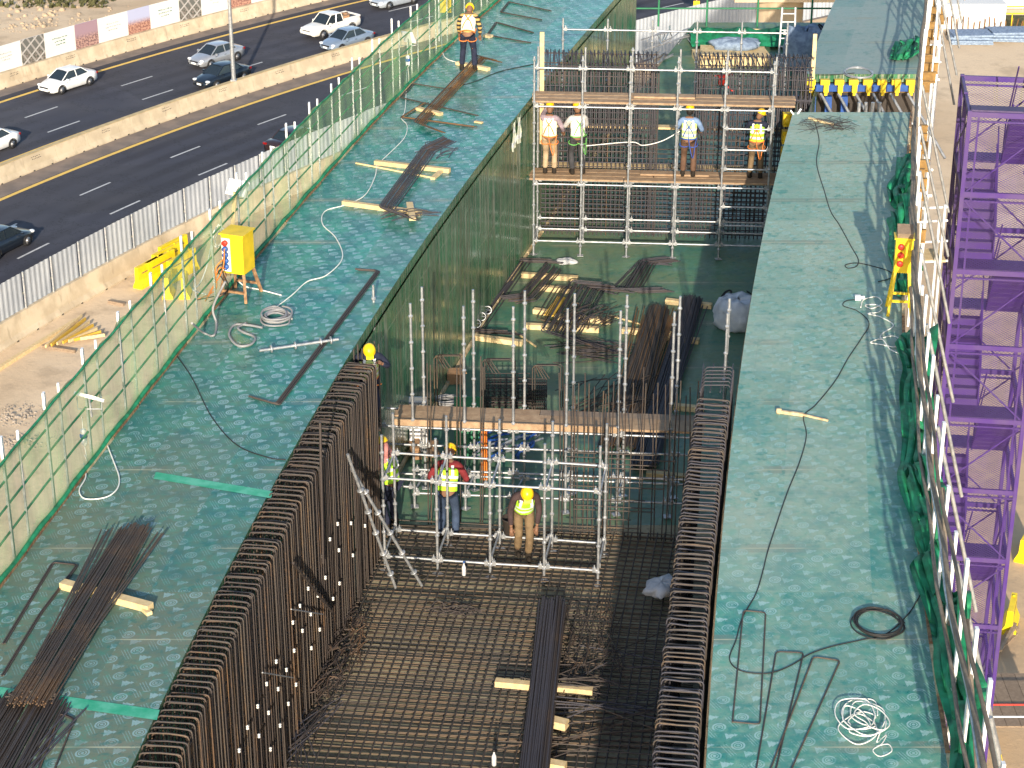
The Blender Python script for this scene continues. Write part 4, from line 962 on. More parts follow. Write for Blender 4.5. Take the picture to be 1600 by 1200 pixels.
for u0, v0, u1, v1, lab in tb: timber(u0, v0, u1, v1, ZF, lab, .13, .11)
bundle('rebar_bundle', bp(1030, 482, ZF+.12), bp(968, 700, ZF+.12), 64, .62, 3, .013, ('rebarT', 'rust'), 'spread rusty rebar bundle on the trench floor between the scaffolds', .75, 1.35, 14)
bundle('rebar_bundle', bp(1082, 468, ZF+.12), bp(1005, 730, ZF+.12), 60, .52, 3, .014, ('rebarD', 'rebarD'), 'tight dark rebar bundle in the shade beside the rusty bundle', .8, 1.0, 2)
RB = ('rebarD', 'rebar')
bent('bent_rebar', [(868, 412), (812, 410), (735, 520), (800, 524)], ZF+.05, 14, .012, RB, 'dark bent bars along the foot of the left trench wall', .03, .06)
bent('bent_rebar', [(862, 420), (858, 426), (822, 468), (790, 472)], ZF+.12, 14, .012, RB, 'second stack of dark bent bars across the two rear timbers', .03, .06)
bent('bent_rebar', [(1050, 408), (1012, 412), (985, 458), (1040, 456)], ZF+.02, 12, .012, RB, 'Z-bent dark bars on the green floor in front of the back scaffold', .03, .05)
bent('bent_rebar', [(1045, 414), (1004, 412), (958, 460), (915, 450)], ZF+.01, 5, .011, RB, 'few thin Z-bent bars left of the dark bent stack near the back scaffold', .06, .08)
bent('bent_rebar', [(962, 456), (915, 452), (870, 530), (930, 548)], ZF+.12, 24, .013, RB, 'large stack of dark bent bars over the middle timbers of the trench', .03, .08)
bent('bent_rebar', [(905, 452), (872, 450), (842, 502), (875, 508)], ZF+.12, 4, .011, ('rebarT', 'rebarT'), 'thin bent bars beside the brown plank piece', .05, .05)
scrap('rebar_scrap', bp(925, 500, ZF+.12), .5, .5, 50, .010, ('rebarD', 'rebar'), 'tangle of dark bars at the right of the middle timbers', .2, (.3, .9), dirn=1.0)
scrap('rebar_scrap', bp(925, 550, ZF), .7, .5, 40, .010, ('rebarD', 'rebarT'), 'loose dark bars scattered in front of the large bent stack', .06, (.5, 1.3), dirn=-.2)
scrap('rebar_scrap', bp(960, 630, ZF), .7, .8, 70, .010, ('rebarT', 'rebar'), 'loose bars scattered behind the plank walkway beside the rusty bundle', .2, (.5, 1.5), dirn=.9)
timber(858, 494, 878, 466, ZF+.10, 'brown plank piece leaning among the bent bars of the trench', .22, .03, mat='h20')
timber(953, 494, 1002, 508, ZF, 'thin white lath left of the rusty bundle', .03, .03)
timber(802, 518, 838, 543, ZF, 'thin pale lath lying by the left wall behind the first pole row', .03, .03)
m = MB()
for k in range(7): a, b = bp(800-k*3, 440+k, ZF+.05+.03*(k % 3)), bp(742-k*4, 515+k, ZF+.05+.03*(k % 3)); m.tube([a, b], .026, 6)
tag(m.build('pipe_bundle', M['rebarD']), 'dark pipes lying along the foot of the left wall', 'pipes')
for k, (u, v) in enumerate(((762, 488), (753, 498), (745, 509))):
    p = bp(u, v, ZF+.15); m = MB(); P = [p+Vector((.085*math.cos(a), .02*math.sin(a), .085*math.sin(a)+.05)) for a in np.linspace(0, 2*math.pi, 14, endpoint=False)]; m.tube(P, .016, 6, closed=True)
    for q in range(4): m.tube([p+Vector((0, 0, .05)), P[q*3]], .010, 4)
    tag(m.build('scaffold_disc', M['galv']), 'galvanised scaffold disc lying on the pipes by the left wall', 'scaffold disc', 'scaffold discs on the pipes')
sack('plastic_sheet', bp(884, 412, ZF), (.5, .32, .12), 'sackg', 'crumpled grey plastic sheet on the floor before the back scaffold', .25, 0, 8, 'plastic sheet')
sack('bulk_bag', bp(1150, 512, ZF), (.95, .85, .75), 'sackw', 'big pale woven bulk bag with dark straps at the foot of the right deck', .12, 3, 5, 'bulk bag', top=1)
coil('hose_coil', bp(697, 632, ZF), .24, 7, .020, M['hoseg'], 'grey white hose coiled on the trench floor behind the plank walkway', 'hose', .8, .25, .9)
m = MB(); p = bp(712, 596, ZF); m.box(p+Vector((0, 0, .12)), (.34, .3, .24)); m.box(p+Vector((.12, -.1, .25)), (.2, .16, .02), RZ(.3)); tag(m.build('cardboard_box', M['board']), 'small brown cardboard box on the trench floor by the left wall', 'box')
# flat stacks of prefabricated bar frames
def frame_stack(u, v, w, d, n, label):
    p = bp(u, v, ZF); m = MB()
    for i in range(n):
        z = .05+i*.075; o = Vector((rnd(-.03, .03), rnd(-.03, .03), z))
        for k in range(9): x = -w/2+w*k/8; m.tube([p+o+Vector((x, -d/2, 0)), p+o+Vector((x, d/2, 0))], .010, 4)
        for k in range(3): y = -d/2+d*k/2; m.tube([p+o+Vector((-w/2, y, .02)), p+o+Vector((w/2, y, .02))], .010, 4)
    return tag(m.build('reinforcement_cages', M['rebar']), label, 'rebar frames')
frame_stack(790, 640, .95, .5, 9, 'stack of small dark bar frames behind the plank walkway, left of centre')
frame_stack(838, 648, .35, .5, 9, 'narrow stack of small bar frames right next to the wider stack')
def uframe(name, u0, v0, u1, v1, y, label, legs=1.1, k=2):
    a, b = aty(u0, v0, y), aty(u1, v1, y); m = MB()
    for i in range(k):
        o = Vector((.05*i, .12*i, -.03*i)); a2, b2 = a+o, b+o
        m.tube([a2-Vector((0, 0, legs)), a2-Vector((0, 0, .06)), a2+Vector((.05, 0, 0)), b2-Vector((.05, 0, 0)), b2-Vector((0, 0, .06)), b2-Vector((0, 0, legs))], .013, 5)
        for q in range(3): m.tube([a2+Vector((.03+.03*q, 0, 0)), a2+Vector((.12+.08*q, -.05, -.22-.03*q))], .010, 4)
    return tag(m.build(name, M['rebarT']), label, 'bent rebar')
uframe('bar_hoop', 678, 556, 722, 556, 36.2, 'upright U-shaped hoop of bars by the left wall', 1.35)
uframe('bar_hoop', 753, 562, 801, 562, 36.2, 'upright U-shaped hoop of bars over the stacked frames', 1.35)
uframe('bar_hoop', 832, 571, 876, 571, 36.4, 'upright U-shaped hoop of bars at the centre of the trench', 1.5)
# ---------------------------------------------------------------- system scaffolds
def std_mesh(h, r=.0245):
    m = MB(); m.tube([(0, 0, 0), (0, 0, h)], r, 7); m.box((0, 0, .008), (.14, .14, .012))
    z = .25
    while z < h-.05: rosette(m, (0, 0, z), .042); z += .5
    return m.mesh('standard', M['galv'])
_std = {}
def standard(par, x, y, z0, h):
    k = round(h, 2)
    if k not in _std: _std[k] = std_mesh(k)
    return put(_std[k], 'standard', par, Vector((x, y, z0))-wloc(par), (0, 0, rnd(0, 1)))
def ledger(par, a, b, name='ledger', r=.0225):
    a, b = Vector(a), Vector(b); m = MB(); m.tube([a, b], r, 7); d = (b-a).normalized()
    for p, s_ in ((a, 1), (b, -1)): m.box(p+d*.065*s_+Vector((0, 0, .01)), (.065, .05, .08)); m.box(p+d*.065*s_+Vector((0, 0, .07)), (.016, .016, .06))
    return m.build(name, M['galv'], par)
def plank(a, b, w, mat, label, group=None, h=.042):
    m = MB(); m.beam(a, b, w, h); return tag(m.build('scaffold_plank', M[mat]), label, 'plank', group)
# front low scaffold standing on the mat
t = thing('scaffold', (-.4, 31, ZF), 'low two-row galvanised scaffold standing on the rebar mat around the three front workers', 'scaffold')
fr = [(602, 891), (684, 897), (766, 903), (850, 908), (934, 914)]; bk = [(619, 846), (700, 852), (781, 857), (862, 862), (944, 868)]
F = [bp(u, v, ZF+.02) for u, v in fr]; B = [bp(u, v, ZF+.02) for u, v in bk]
for p, (u, v) in zip(F, ((595, 680), (677, 685), (763, 690), (847, 693), (935, 697))): standard(t, p.x, p.y, p.z, aty(u, v, p.y).z-p.z)
for p, (u, v) in zip(B, ((612, 645), (695, 650), (777, 655), (860, 658), (944, 662))): standard(t, p.x, p.y, p.z, aty(u, v, p.y).z-p.z)
Z = lambda p, h: Vector((p.x, p.y, ZF+h))
for i in range(4):
    for h in (.30, 1.80): ledger(t, Z(F[i], h), Z(F[i+1], h)); ledger(t, Z(B[i], h-.04), Z(B[i+1], h-.04))
for i in range(5):
    for h in (.36, 1.74): ledger(t, Z(F[i], h), Z(B[i], h), 'transom')
# middle scaffold carrying the plank walkway
t = thing('scaffold', (.2, 34, ZF), 'galvanised scaffold with tall free poles carrying the plank walkway across the trench', 'scaffold')
y0, y1 = 33.25, 34.0; sl = .085
mu = [(641, 476), (724, 480), (802, 481), (887, 484), (970, 487), (1054, 489), (1137, 491)]; bu = [(583, 447), (659, 450), (739, 454), (820, 456), (898, 460), (980, 463), (1063, 465), (1140, 468)]
def row(px, y0):
    R_ = []
    for u, v in px:
        y = y0
        for _ in range(4): x = aty(u, v, y).x; y = y0-sl*(x+1.6)
        R_.append((x, y, aty(u, v, y).z))
    return R_
Mr, Br = row(mu, y0), row(bu, y1)
for x, y, z in Mr+Br: standard(t, x, y, ZF+.02, z-ZF)
hp = 1.62
for R_, hs in ((Mr, (.30, .78, hp)), (Br, (.30, .9, hp))):
    for a, b in zip(R_, R_[1:]):
        for h in hs: ledger(t, (a[0], a[1], ZF+h), (b[0], b[1], ZF+h))
    a = R_[-1]; ledger(t, (a[0], a[1], ZF+hp), (eC(a[1])-.65, a[1]-.06, ZF+hp)); ledger(t, (a[0], a[1], ZF+.42), (eC(a[1])-.1, a[1]-.06, ZF+.42))
a = Mr[0]; ledger(t, (a[0], a[1], ZF+hp), (eB(a[1])+.1, a[1]+.08, ZF+hp)); ledger(t, (a[0], a[1], ZF+.42), (eB(a[1])+.1, a[1]+.08, ZF+.42))
for a, b in zip(Mr, Br[1:]):
    for h in (.34, hp+.04): ledger(t, (a[0], a[1], ZF+h), (b[0], b[1], ZF+h), 'transom')
xl, xr = eB(33.6)+.25, eC(33)-.6
for k in range(3):
    y = 33.37+k*.232; c = (xl+xr)/2+rnd(-.2, .2); zz = ZF+hp+.09+rnd(-.004, .004)
    a = (xl+rnd(0, .1), y-sl*(xl+1.6), zz); mid = (c, y-sl*(c+1.6), zz); b = (xr-rnd(0, .08), y-sl*(xr+1.6), zz)
    lab = ('front', 'middle', 'rear')[k]
    plank(a, mid, .225, 'plank', lab+' walkway plank across the middle scaffold, left half', None); plank((mid[0]+.012, mid[1], mid[2]), b, .225, 'plankg' if k > 1 else 'plank', lab+' walkway plank across the middle scaffold, right half', None)
a, b = (xl, 33.24-sl*(xl+1.6), ZF+hp+.10), (xr-1.6, 33.24-sl*(xr), ZF+hp+.10); plank(a, b, .035, 'plank', 'thin toe board along the front of the plank walkway', None, .12)
# starter bars of the front diaphragm between the scaffolds
t = thing('rebar_curtain', (1.6, 32.4, ZF), 'unfinished curtain of thin upright bars with cross bars behind the front scaffold', 'rebar curtain')
yc = 32.35
for i, uz in enumerate((290, 310, 362, 388, 402, 440, 470, 498, 545, 562, 590, 612, 650, 690, 722, 782, 800, 862, 882, 930, 955, 990, 1010, 1050, 1080, 1112, 1130)):
    u = 800+uz/4; x = aty(u, 800, yc).x; y = yc-.09*(x+1); topv = 600+rnd(-5, 20)-(25 if i % 5 == 0 else 0)
    z = aty(u, topv, y).z; m = MB(); m.tube(spline([(x, y, ZF), (x+rnd(-.02, .02), y, (ZF+z)/2), (x+rnd(-.03, .03), y+rnd(-.05, .05), z)], 3), .0115, 5); m.build('upright_bar', M['rebar' if i % 2 else 'rebarT'], t)
for uz in (1068, 1088, 1250, 1272, 1398, 1412):
    u = 400+uz/4; x = aty(u, 760, yc).x; y = yc+.3; z = aty(u, 560+rnd(-8, 20), y).z; m = MB(); m.tube([(x, y, ZF), (x+.03, y, z)], .013, 5); m.build('upright_bar', M['rebarT'], t)
for i, vz in enumerate((395, 420, 455, 480, 545, 600, 680, 720, 745, 800, 850, 880, 940)):
    v = 600+vz/4; x0 = aty(892, v, yc).x+rnd(-.1, .1); x1 = aty(1045-i*5, v, yc).x+rnd(-.2, .2); z = aty(960, v, yc).z
    m = MB(); m.tube([(x0, yc-.09*(x0+1)-.03, z), (x1, yc-.09*(x1+1)-.03, z+rnd(-.02, .02))], .011, 5); m.build('cross_bar', M['rebarT'], t)
# odds and ends below the walkway
def atf(u, v, y): return aty(u, v, y)
p = bp(650, 760, ZF); m = MB(); m.box((p.x, 35.6, ZF+.55), (.36, .05, 1.1), RX(-.15)); m.box((p.x, 35.55, ZF+1.02), (.36, .055, .03), RX(-.15), 1); tag(m.build('white_board', [M['whitep'], M['hoseg']]), 'white board with grey lettering leaning behind the left front worker', 'board')
m = MB(); x = aty(733, 715, 35.4).x; m.box((x, 35.4, ZF+.6), (.55, .04, 1.2), RX(-.12)); tag(m.build('green_board', M['green']), 'green board leaning under the plank walkway behind the middle front worker', 'board')
m = MB(); x = aty(757, 715, 34.4).x; m.box((x, 34.4, ZF+.62), (.10, .10, 1.24)); m.lathe((x, 34.4, ZF+1.24), [(.05, 0), (.05, .05), (.02, .08)], 8); tag(m.build('orange_post', M['orange']), 'orange red post standing under the plank walkway', 'post')
scrap('scaffold_parts', (aty(790, 720, 35.2).x, 35.2, ZF), .55, .45, 26, .026, ('galv', 'bluest'), 'heap of galvanised and blue scaffold parts under the plank walkway', .5, (.4, .9), dirn=.9)
m = MB(); x = aty(668, 690, 35.0).x
for k in range(5): m.box((x+rnd(-.3, .4), 35.2+rnd(-.3, .3), ZF+.06+.05*k), (rnd(.3, .6), rnd(.1, .2), .06), RZ(rnd(0, 3)))
tag(m.build('wood_scraps', M['board']), 'small heap of brown wood scraps under the left end of the walkway', 'wood scraps')

# ---------------------------------------------------------------- back scaffold in three rows
t = thing('scaffold', (3.4, 46.4, ZF), 'large galvanised scaffold with two plank levels where four workers stand at the back', 'scaffold')
YB = 46.0; sl = .07
f_px = [(835, 89), (911, 89), (986, 89), (1061, 90), (1136, 92), (1211, 97)]; r_px = [(841, 74), (915, 75), (989, 76), (1064, 78), (1138, 80), (1214, 90)]; b_px = [(880, 30), (950, 31), (1020, 32), (1090, 34), (1160, 36), (1231, 37)]
def row2(px, y0):
    R_ = []
    for u, v in px:
        y = y0
        for _ in range(4): x = aty(u, v, y).x; y = y0-sl*(x-.6)
        R_.append((x, y, aty(u, v, y).z))
    return R_
Fr, Rr, Kr = row2(f_px, YB), row2(r_px, YB+.95), row2(b_px, YB+3.6)
for R_ in (Fr, Rr, Kr):
    for x, y, z in R_: standard(t, x, y, ZF+.02, z-ZF)
zz = [aty(836, v, YB).z for v in (106, 166, 287, 376)]; zr = [aty(842, v, YB+.95).z for v in (160, 281, 340, 357)]
for R_, hs in ((Fr, zz), (Rr, zr), (Kr, [aty(880, 45, YB+3.6).z, -1.0])):
    for i, (a, b) in enumerate(zip(R_, R_[1:])):
        for h in hs: ledger(t, (a[0], a[1], h), (b[0], b[1], h))
for i in range(6):
    for h in (zz[1]+.04, zz[2]+.04, zz[3]): ledger(t, (Fr[i][0], Fr[i][1], h), (Rr[i][0], Rr[i][1], h), 'transom')
for v in (201, 234, 264, 323, 352): h = aty(1137, v, Fr[4][1]).z; ledger(t, (Fr[4][0], Fr[4][1], h), (Fr[5][0], Fr[5][1], h), 'guard_rail')
for zlev, nm, ua, ub in ((zz[1]+.11, 'upper', 832, 1236), (zz[2]+.11, 'lower', 828, 1216)):
    for k in range(3):
        y = YB+.12+k*.27; xa, xb = aty(ua, 200, y).x, aty(ub, 200, y).x; xm = xa+(xb-xa)*(.38, .5, .62)[k]
        pos = ('front', 'middle', 'rear')[k]
        plank((xa, y-sl*(xa-.6), zlev), (xm, y-sl*(xm-.6), zlev), .24, 'plank', f'{pos} plank on the {nm} level of the back scaffold, left half'); plank((xm+.02, y-sl*(xm-.6), zlev), (xb, y-sl*(xb-.6), zlev), .24, 'plank', f'{pos} plank on the {nm} level of the back scaffold, right half')
xa = aty(1002, 268, YB).x; plank((xa, YB+.3, zz[2]+.16), (xa+1.6, YB+.2, zz[2]+.16), .24, 'plank', 'extra plank lying on top of the lower level behind the front pole row'); plank((xa-.2, YB+.3, zz[1]+.16), (xa+1.2, YB+.2, zz[1]+.16), .24, 'plank', 'extra plank lying on top of the upper level of the back scaffold')
# rebar diaphragm behind the back scaffold
t = thing('rebar_diaphragm', (4, 47.9, ZF), 'dense two-layer rebar wall across the trench behind the back scaffold, with an opening', 'rebar wall')
def vb(x, y, z0, z1, mat, hook=0, r=.0115):
    m = MB(); P = [(x+rnd(-.015, .015), y, z0), (x+rnd(-.015, .015), y, z1-.05)]
    P += [(x, y+.03*hook, z1), (x, y+.45*hook, z1+rnd(-.03, .03))] if hook else [(x, y, z1)]
    m.tube(P, r, 5); return m.build('upright_bar', M[mat], t)
sl = .07; n = 0; rear = MB()
for li, (yl, ztop, hk) in enumerate(((47.45, .45, 1), (48.55, .62, -1))):
    x0, x1 = aty(846, 200, yl).x, aty(1262, 200, yl).x; xo0, xo1 = aty(1026, 200, yl).x, aty(1084, 200, yl).x; x = x0
    while x < x1:
        y = yl-sl*(x-1)
        if li == 1:
            if not (xo0 < x < xo1): rear.tube([(x+rnd(-.02, .02), y, ZF), (x+rnd(-.02, .02), y, ztop-.05), (x, y-.03, ztop), (x, y-.45, ztop+rnd(-.03, .03))], .0135, 5)
        elif not (xo0 < x < xo1): vb(x, y, ZF, ztop+rnd(-.04, .04), 'rebarD' if random.random() < .7 else 'rebar', hk, .0135)
        elif li == 0: vb(x, y, ZF, -1.75, 'rebarD')
        x += .105
    z = ZF+.1
    while z < ztop:
        dense = z < -1.75; step = .118 if dense else (.16 if z < -.55 else .24)
        for a, b in (((x0, x1),) if dense else ((x0, xo0-.02), (xo1+.02, x1))):
            m = MB(); m.tube([(a, yl-sl*(a-1)-.025, z), (b, yl-sl*(b-1)-.025, z)], .014, 5); m.build('cross_bar', M['rebarD' if li == 0 else 'rebar'], t)
        z += step
rear.build('rear_bars', M['rebarD'], t)['kind'] = 'stuff'
# bent hooks half way up and at the top
for ua, ub in ((846, 1024), (1086, 1262)):
    for top in (0, 1):
        m = MB(); x = aty(ua, 200, 47.3).x; xe = aty(ub, 200, 47.3).x
        while x < xe:
            y = 47.36-sl*(x-1)
            for d in (0, .045):
                if top: m.tube([(x+d, y, .1), (x+d, y, .50), (x+d, y+.06, .56+rnd(-.02, .02)), (x+d+rnd(-.05, .05), y+1.0, .62+rnd(-.03, .03))], .012, 5)
                else: m.tube([(x+d, y, -1.1), (x+d, y-.02, -.34), (x+d, y+.05, -.20), (x+d+.04, y+.5, -.14+rnd(-.03, .03))], .015, 5)
            x += .105 if not top else .13
        if not top: m.tube([(aty(ua, 200, 47.3).x, y+.28, -.2), (xe, y+.0, -.2)], .012, 5)
        m.tube([(aty(ua, 200, 47.3).x, 47.36-sl*(aty(ua, 200, 47.3).x-1)+.08, .52 if top else -.26), (xe, 47.36-sl*(xe-1)+.08, .52 if top else -.26)], .014, 5); m.build('hook_row', M['rebarD'], t)
for u in (1019, 1089):
    m = MB(); x = aty(u, 200, 47.4).x; y = 47.45-sl*(x-1)
    for k in range(5): m.tube([(x-.12+.06*k, y-.06+rnd(-.02, .03), ZF+.05), (x-.12+.06*k, y-.06+rnd(-.02, .03), .5+rnd(-.05, .05))], .013, 5)
    m.build('jamb_bars', M['rebarD'], t)
x0, x1 = aty(850, 200, 47.9).x, aty(1258, 200, 47.9).x
for zz_ in (-2.0, -1.0):
    m = MB(); m.beam((x0, 48.0-sl*(x0-1), zz_-.1), (x1, 48.0-sl*(x1-1), zz_-.1), .22, .05); tag(m.build('timber', M['timber']), 'long pale board laid through the back rebar wall at '+('knee' if zz_ < -1.5 else 'chest')+' height', 'timber')
m = MB(); p = aty(1128, 125, 48.0); m.lathe(p, [(.05, -.12), (.09, -.1), (.09, .1), (.05, .14)], 10); m.tube([p+Vector((-.2, 0, .1)), p+Vector((.25, 0, .14))], .02, 6); m.tube([p+Vector((.05, 0, -.1)), p+Vector((.3, -.05, -.28))], .03, 6); tag(m.build('power_drill', M['redp']), 'red tool hanging in the upper bars of the back rebar wall', 'power tool')
m = MB(); p = aty(860, 140, 46.9); m.beam(aty(847, 148, 47.0)+Vector((0, 0, -1.2)), aty(847, 50, 47.0), .10, .05, up=(0, 1, 0)); tag(m.build('timber_post', M['timber']), 'upright pale timber at the left end of the back scaffold', 'timber')
# ---------------------------------------------------------------- workers
M['skin'] = plain('brown skin', (.20,.105,.062), .6, 0, .1, 9, .3)
M['hair'] = plain('black hair', (.012,.010,.009), .7)
M['hat'] = plain('yellow hard hat', (.82,.52,.01), .35, 0, .05, 3)
M['vestw'] = plain('white orange safety vest', (.80,.80,.60), .7, 0, .08, 5); M['vesty'] = plain('lime safety vest', (.42,.80,.03), .7, 0, .12, 5); M['vestp'] = plain('pale lime vest', (.66,.80,.26), .7, 0, .1, 5)
M['refl'] = plain('reflective tape', (.84,.85,.82), .35, .1, .05)
M['harn'] = plain('orange harness web', (.74,.22,.05), .7); M['harnb'] = plain('blue harness web', (.04,.09,.36), .7); M['harng'] = plain('green harness web', (.14,.42,.10), .7)
def cloth(n, c): M[n] = plain(n+' cloth', c, .9, 0, .35, 7, .15)
cloth('tan', (.40,.30,.19)); cloth('charcoal', (.055,.055,.06)); cloth('navy', (.025,.03,.055)); cloth('brown', (.13,.075,.05)); cloth('khaki', (.20,.14,.08)); cloth('mauve', (.33,.26,.30)); cloth('greysh', (.48,.47,.46)); cloth('blue', (.20,.30,.50)); cloth('maroon', (.20,.03,.035)); cloth('pinkscarf', (.55,.24,.22)); cloth('jeans', (.05,.075,.13)); cloth('darkshirt', (.06,.04,.04)); cloth('boot', (.03,.025,.02))
def stripe_mat():
    t = MT('striped jersey', .9); _, _, z = t.sep(t.tc('Object')); k = (z*9.0).fract(); t.col(t.mix(k.gt(.5), (.02,.02,.025), (.45,.30,.10))); return t.m
M['striped'] = stripe_mat()
def skin_mesh(name, V, E, Rr, mat, root=0, lv=1):
    me = bpy.data.meshes.new('tmp'); me.from_pydata([tuple(v) for v in V], E, []); o = bpy.data.objects.new('tmp', me); sc.collection.objects.link(o)
    mo = o.modifiers.new('s', 'SKIN'); mo.use_smooth_shade = True; sd = o.modifiers.new('d', 'SUBSURF'); sd.levels = lv; sd.render_levels = lv
    for i, r in enumerate(Rr): me.skin_vertices[0].data[i].radius = r if isinstance(r, tuple) else (r, r)
    me.skin_vertices[0].data[root].use_root = True
    dg = bpy.context.evaluated_depsgraph_get(); ev = o.evaluated_get(dg); m2 = bpy.data.meshes.new_from_object(ev)
    vs = [v.co.copy() for v in m2.vertices]; fs = [tuple(p.vertices) for p in m2.polygons]
    bpy.data.objects.remove(o); bpy.data.meshes.remove(m2); return vs, fs
def person(label, loc, hd, lean=.1, headp=.3, hands=((.22, .40, 1.05), (.22, .40, 1.05)), feet=((.0, .11), (.0, .11)), shirt='greysh', trousers='charcoal', vest='vestw', harness='harn', hgt=1.70, headturn=0., hair=False, scarf=None, squat=0., pads=True):
    """faces local +y; hands: (side, forward, up) for left and right"""
    t = thing('person', loc, label, 'person', rz=hd); k = hgt/1.72; pz = .93-squat
    def up(p):                                         # lean the body above the hips forward
        x, y, z = p; z -= pz; return Vector((x, y*math.cos(lean)+z*math.sin(lean), pz+z*math.cos(lean)-y*math.sin(lean)))
    pel, wai, che, sho, nek = Vector((0, 0, pz)), up((0, .01, pz+.17)), up((0, .0, pz+.36)), up((0, -.01, pz+.49)), up((0, .0, pz+.575))
    hdir = Vector((math.sin(headturn)*math.cos(headp), math.sin(lean*.6+headp), math.cos(lean*.6+headp))).normalized(); hc = nek+hdir*.135
    V = [pel, wai, che, sho, nek]; E = [(0,1),(1,2),(2,3),(3,4)]; Rr = [(.10,.085),(.09,.075),(.11,.08),(.10,.075),(.058,.06)]
    arms = []; legs = []
    for s_, (hx, hy, hz) in zip((-1, 1), hands):
        a = up((s_*.19, -.01, pz+.47)); h = Vector((s_*hx, hy, hz)); d = h-a; L = min(d.length, .545); h = a+d.normalized()*L
        mid = (a+h)/2; hh = math.sqrt(max(0, .28**2-(L/2)**2)); bend = Vector((s_*.6, -.35, -.8)); bend = (bend-d.normalized()*bend.dot(d.normalized())).normalized(); el = mid+bend*hh
        i = len(V); V += [a, el, h]; E += [(3, i), (i, i+1), (i+1, i+2)]; Rr += [.062, .046, .033]; arms.append((a, el, h))
    for s_, (fy, fxx) in zip((-1, 1), feet):
        hp = Vector((s_*.095, 0, pz-.05)); an = Vector((s_*fxx, fy, .085)); d = an-hp; L = min(d.length, .84); mid = (hp+an)/2; hh = math.sqrt(max(0, .425**2-(d.length/2)**2)) if d.length < .85 else 0
        kn = mid+Vector((s_*.03, 1, .1)).normalized()*max(.02, hh); i = len(V); V += [hp, kn, an]; E += [(0, i), (i, i+1), (i+1, i+2)]; Rr += [.092, .062, .045]; legs.append((hp, kn, an))
    vs, fs = skin_mesh('b', V, E, Rr, None); m = MB(); m.add(vs, fs, 0, True)
    # head with face, joined to the neck
    hx = Vector((math.cos(headturn), -math.sin(headturn), 0)); hz = hdir; hy = hz.cross(hx).normalized(); hx = hy.cross(hz); hm = Matrix((hx, hy, hz)).transposed()
    prof = [(.02, -.13), (.052, -.118), (.066, -.085), (.074, -.04), (.079, .01), (.078, .05), (.066, .09), (.04, .115), (.01, .122)]
    m.lathe(hc, prof, 14, 0, hm, True, 1.0, 1.18)
    H = lambda x, y, z: hc+hm @ Vector((x, y, z))
    m.lathe(H(0, .092, -.025), [(.004, .035), (.013, .0), (.017, -.014), (.004, -.02)], 6, 0, hm)
    for s_ in (-1, 1):
        m.lathe(H(s_*.08, -.005, -.02), [(.006, -.03), (.018, -.012), (.020, .012), (.008, .03)], 7, 0, hm, sx=.45)
        m.lathe(H(s_*.03, .083, .008), [(.003, -.009), (.013, 0), (.003, .009)], 7, 2, hm); m.lathe(H(s_*.03, .0925, .008), [(.002, -.005), (.006, 0), (.002, .005)], 6, 1, hm)
        m.box(H(s_*.031, .088, .027), (.034, .012, .007), hm, 1)
    m.box(H(0, .087, -.065), (.042, .012, .010), hm, 3)
    # hands: palm, four unequal curled fingers, thumb from the side of the palm
    for (a, el, h), s_ in zip(arms, (-1, 1)):
        d = (h-el).normalized(); sd = d.cross(Vector((0, 0, 1)))
        sd = (Vector((s_, 0, 0)) if sd.length < .1 else sd.normalized()); n_ = sd.cross(d).normalized(); pc = h+d*.05
        m.tube([h-d*.01, h+d*.03, h+d*.075, h+d*.09], [.027, .036, .038, .028], 8, 0)
        for q, (o, l) in enumerate(((-.028, .066), (-.010, .076), (.010, .072), (.027, .056))):
            b = h+d*.085+sd*o; m.tube([b, b+d*l*.45-n_*.006, b+d*l*.75-n_*(.02+.004*q), b+d*l*.85-n_*(.042+.003*q)], [.0095, .009, .008, .006], 5, 0)
        b = h+d*.03-sd*.032*s_; m.tube([b, b+d*.03-sd*.022*s_-n_*.01, b+d*.058-sd*.02*s_-n_*.022], [.012, .010, .007], 5, 0)
    m.xf(Matrix.Scale(k, 4)); m.part('body', [M['skin'], M['hair'], M['refl'], M['maroon']], t)
    # trousers, shirt
    LV = [pel+Vector((0, 0, .06))]; LE = []; LR = [(.16, .118)]
    for hp, kn, an in legs: i = len(LV); LV += [hp, (hp+kn)/2, kn, (kn+an)/2, an+Vector((0, 0, .03))]; LE += [(0, i), (i, i+1), (i+1, i+2), (i+2, i+3), (i+3, i+4)]; LR += [.108, .096, .078, .078, .072]
    vs, fs = skin_mesh('t', LV, LE, LR, None); q = MB(); q.add(vs, fs, 0, True); q.xf(Matrix.Scale(k, 4)); q.part('trousers', M[trousers], t)
    SV = [pel+Vector((0, 0, -.03)), wai, che, sho]; SE = [(0,1),(1,2),(2,3)]; SR = [(.172,.135),(.158,.13),(.172,.122),(.13,.095)]
    for a, el, h in arms: i = len(SV); SV += [a, (a+el)/2, el, el+(h-el)*.5, el+(h-el)*.88]; SE += [(3, i), (i, i+1), (i+1, i+2), (i+2, i+3), (i+3, i+4)]; SR += [.078, .070, .060, .054, .047]
    vs, fs = skin_mesh('s', SV, SE, SR, None); q = MB(); q.add(vs, fs, 0, True); q.xf(Matrix.Scale(k, 4)); q.part('shirt', M[shirt], t)
    for hp, kn, an in legs:
        q = MB(); q.lathe((an.x, an.y, 0), [(.045, .002), (.058, .02), (.056, .07), (.052, .13), (.04, .14)], 9); q.lathe((an.x, an.y+.10, 0), [(.04, .002), (.056, .02), (.050, .06), (.02, .085)], 9, sx=.82, sy=1.9); q.xf(Matrix.Scale(k, 4)); q.part('boot', M['boot'], t)
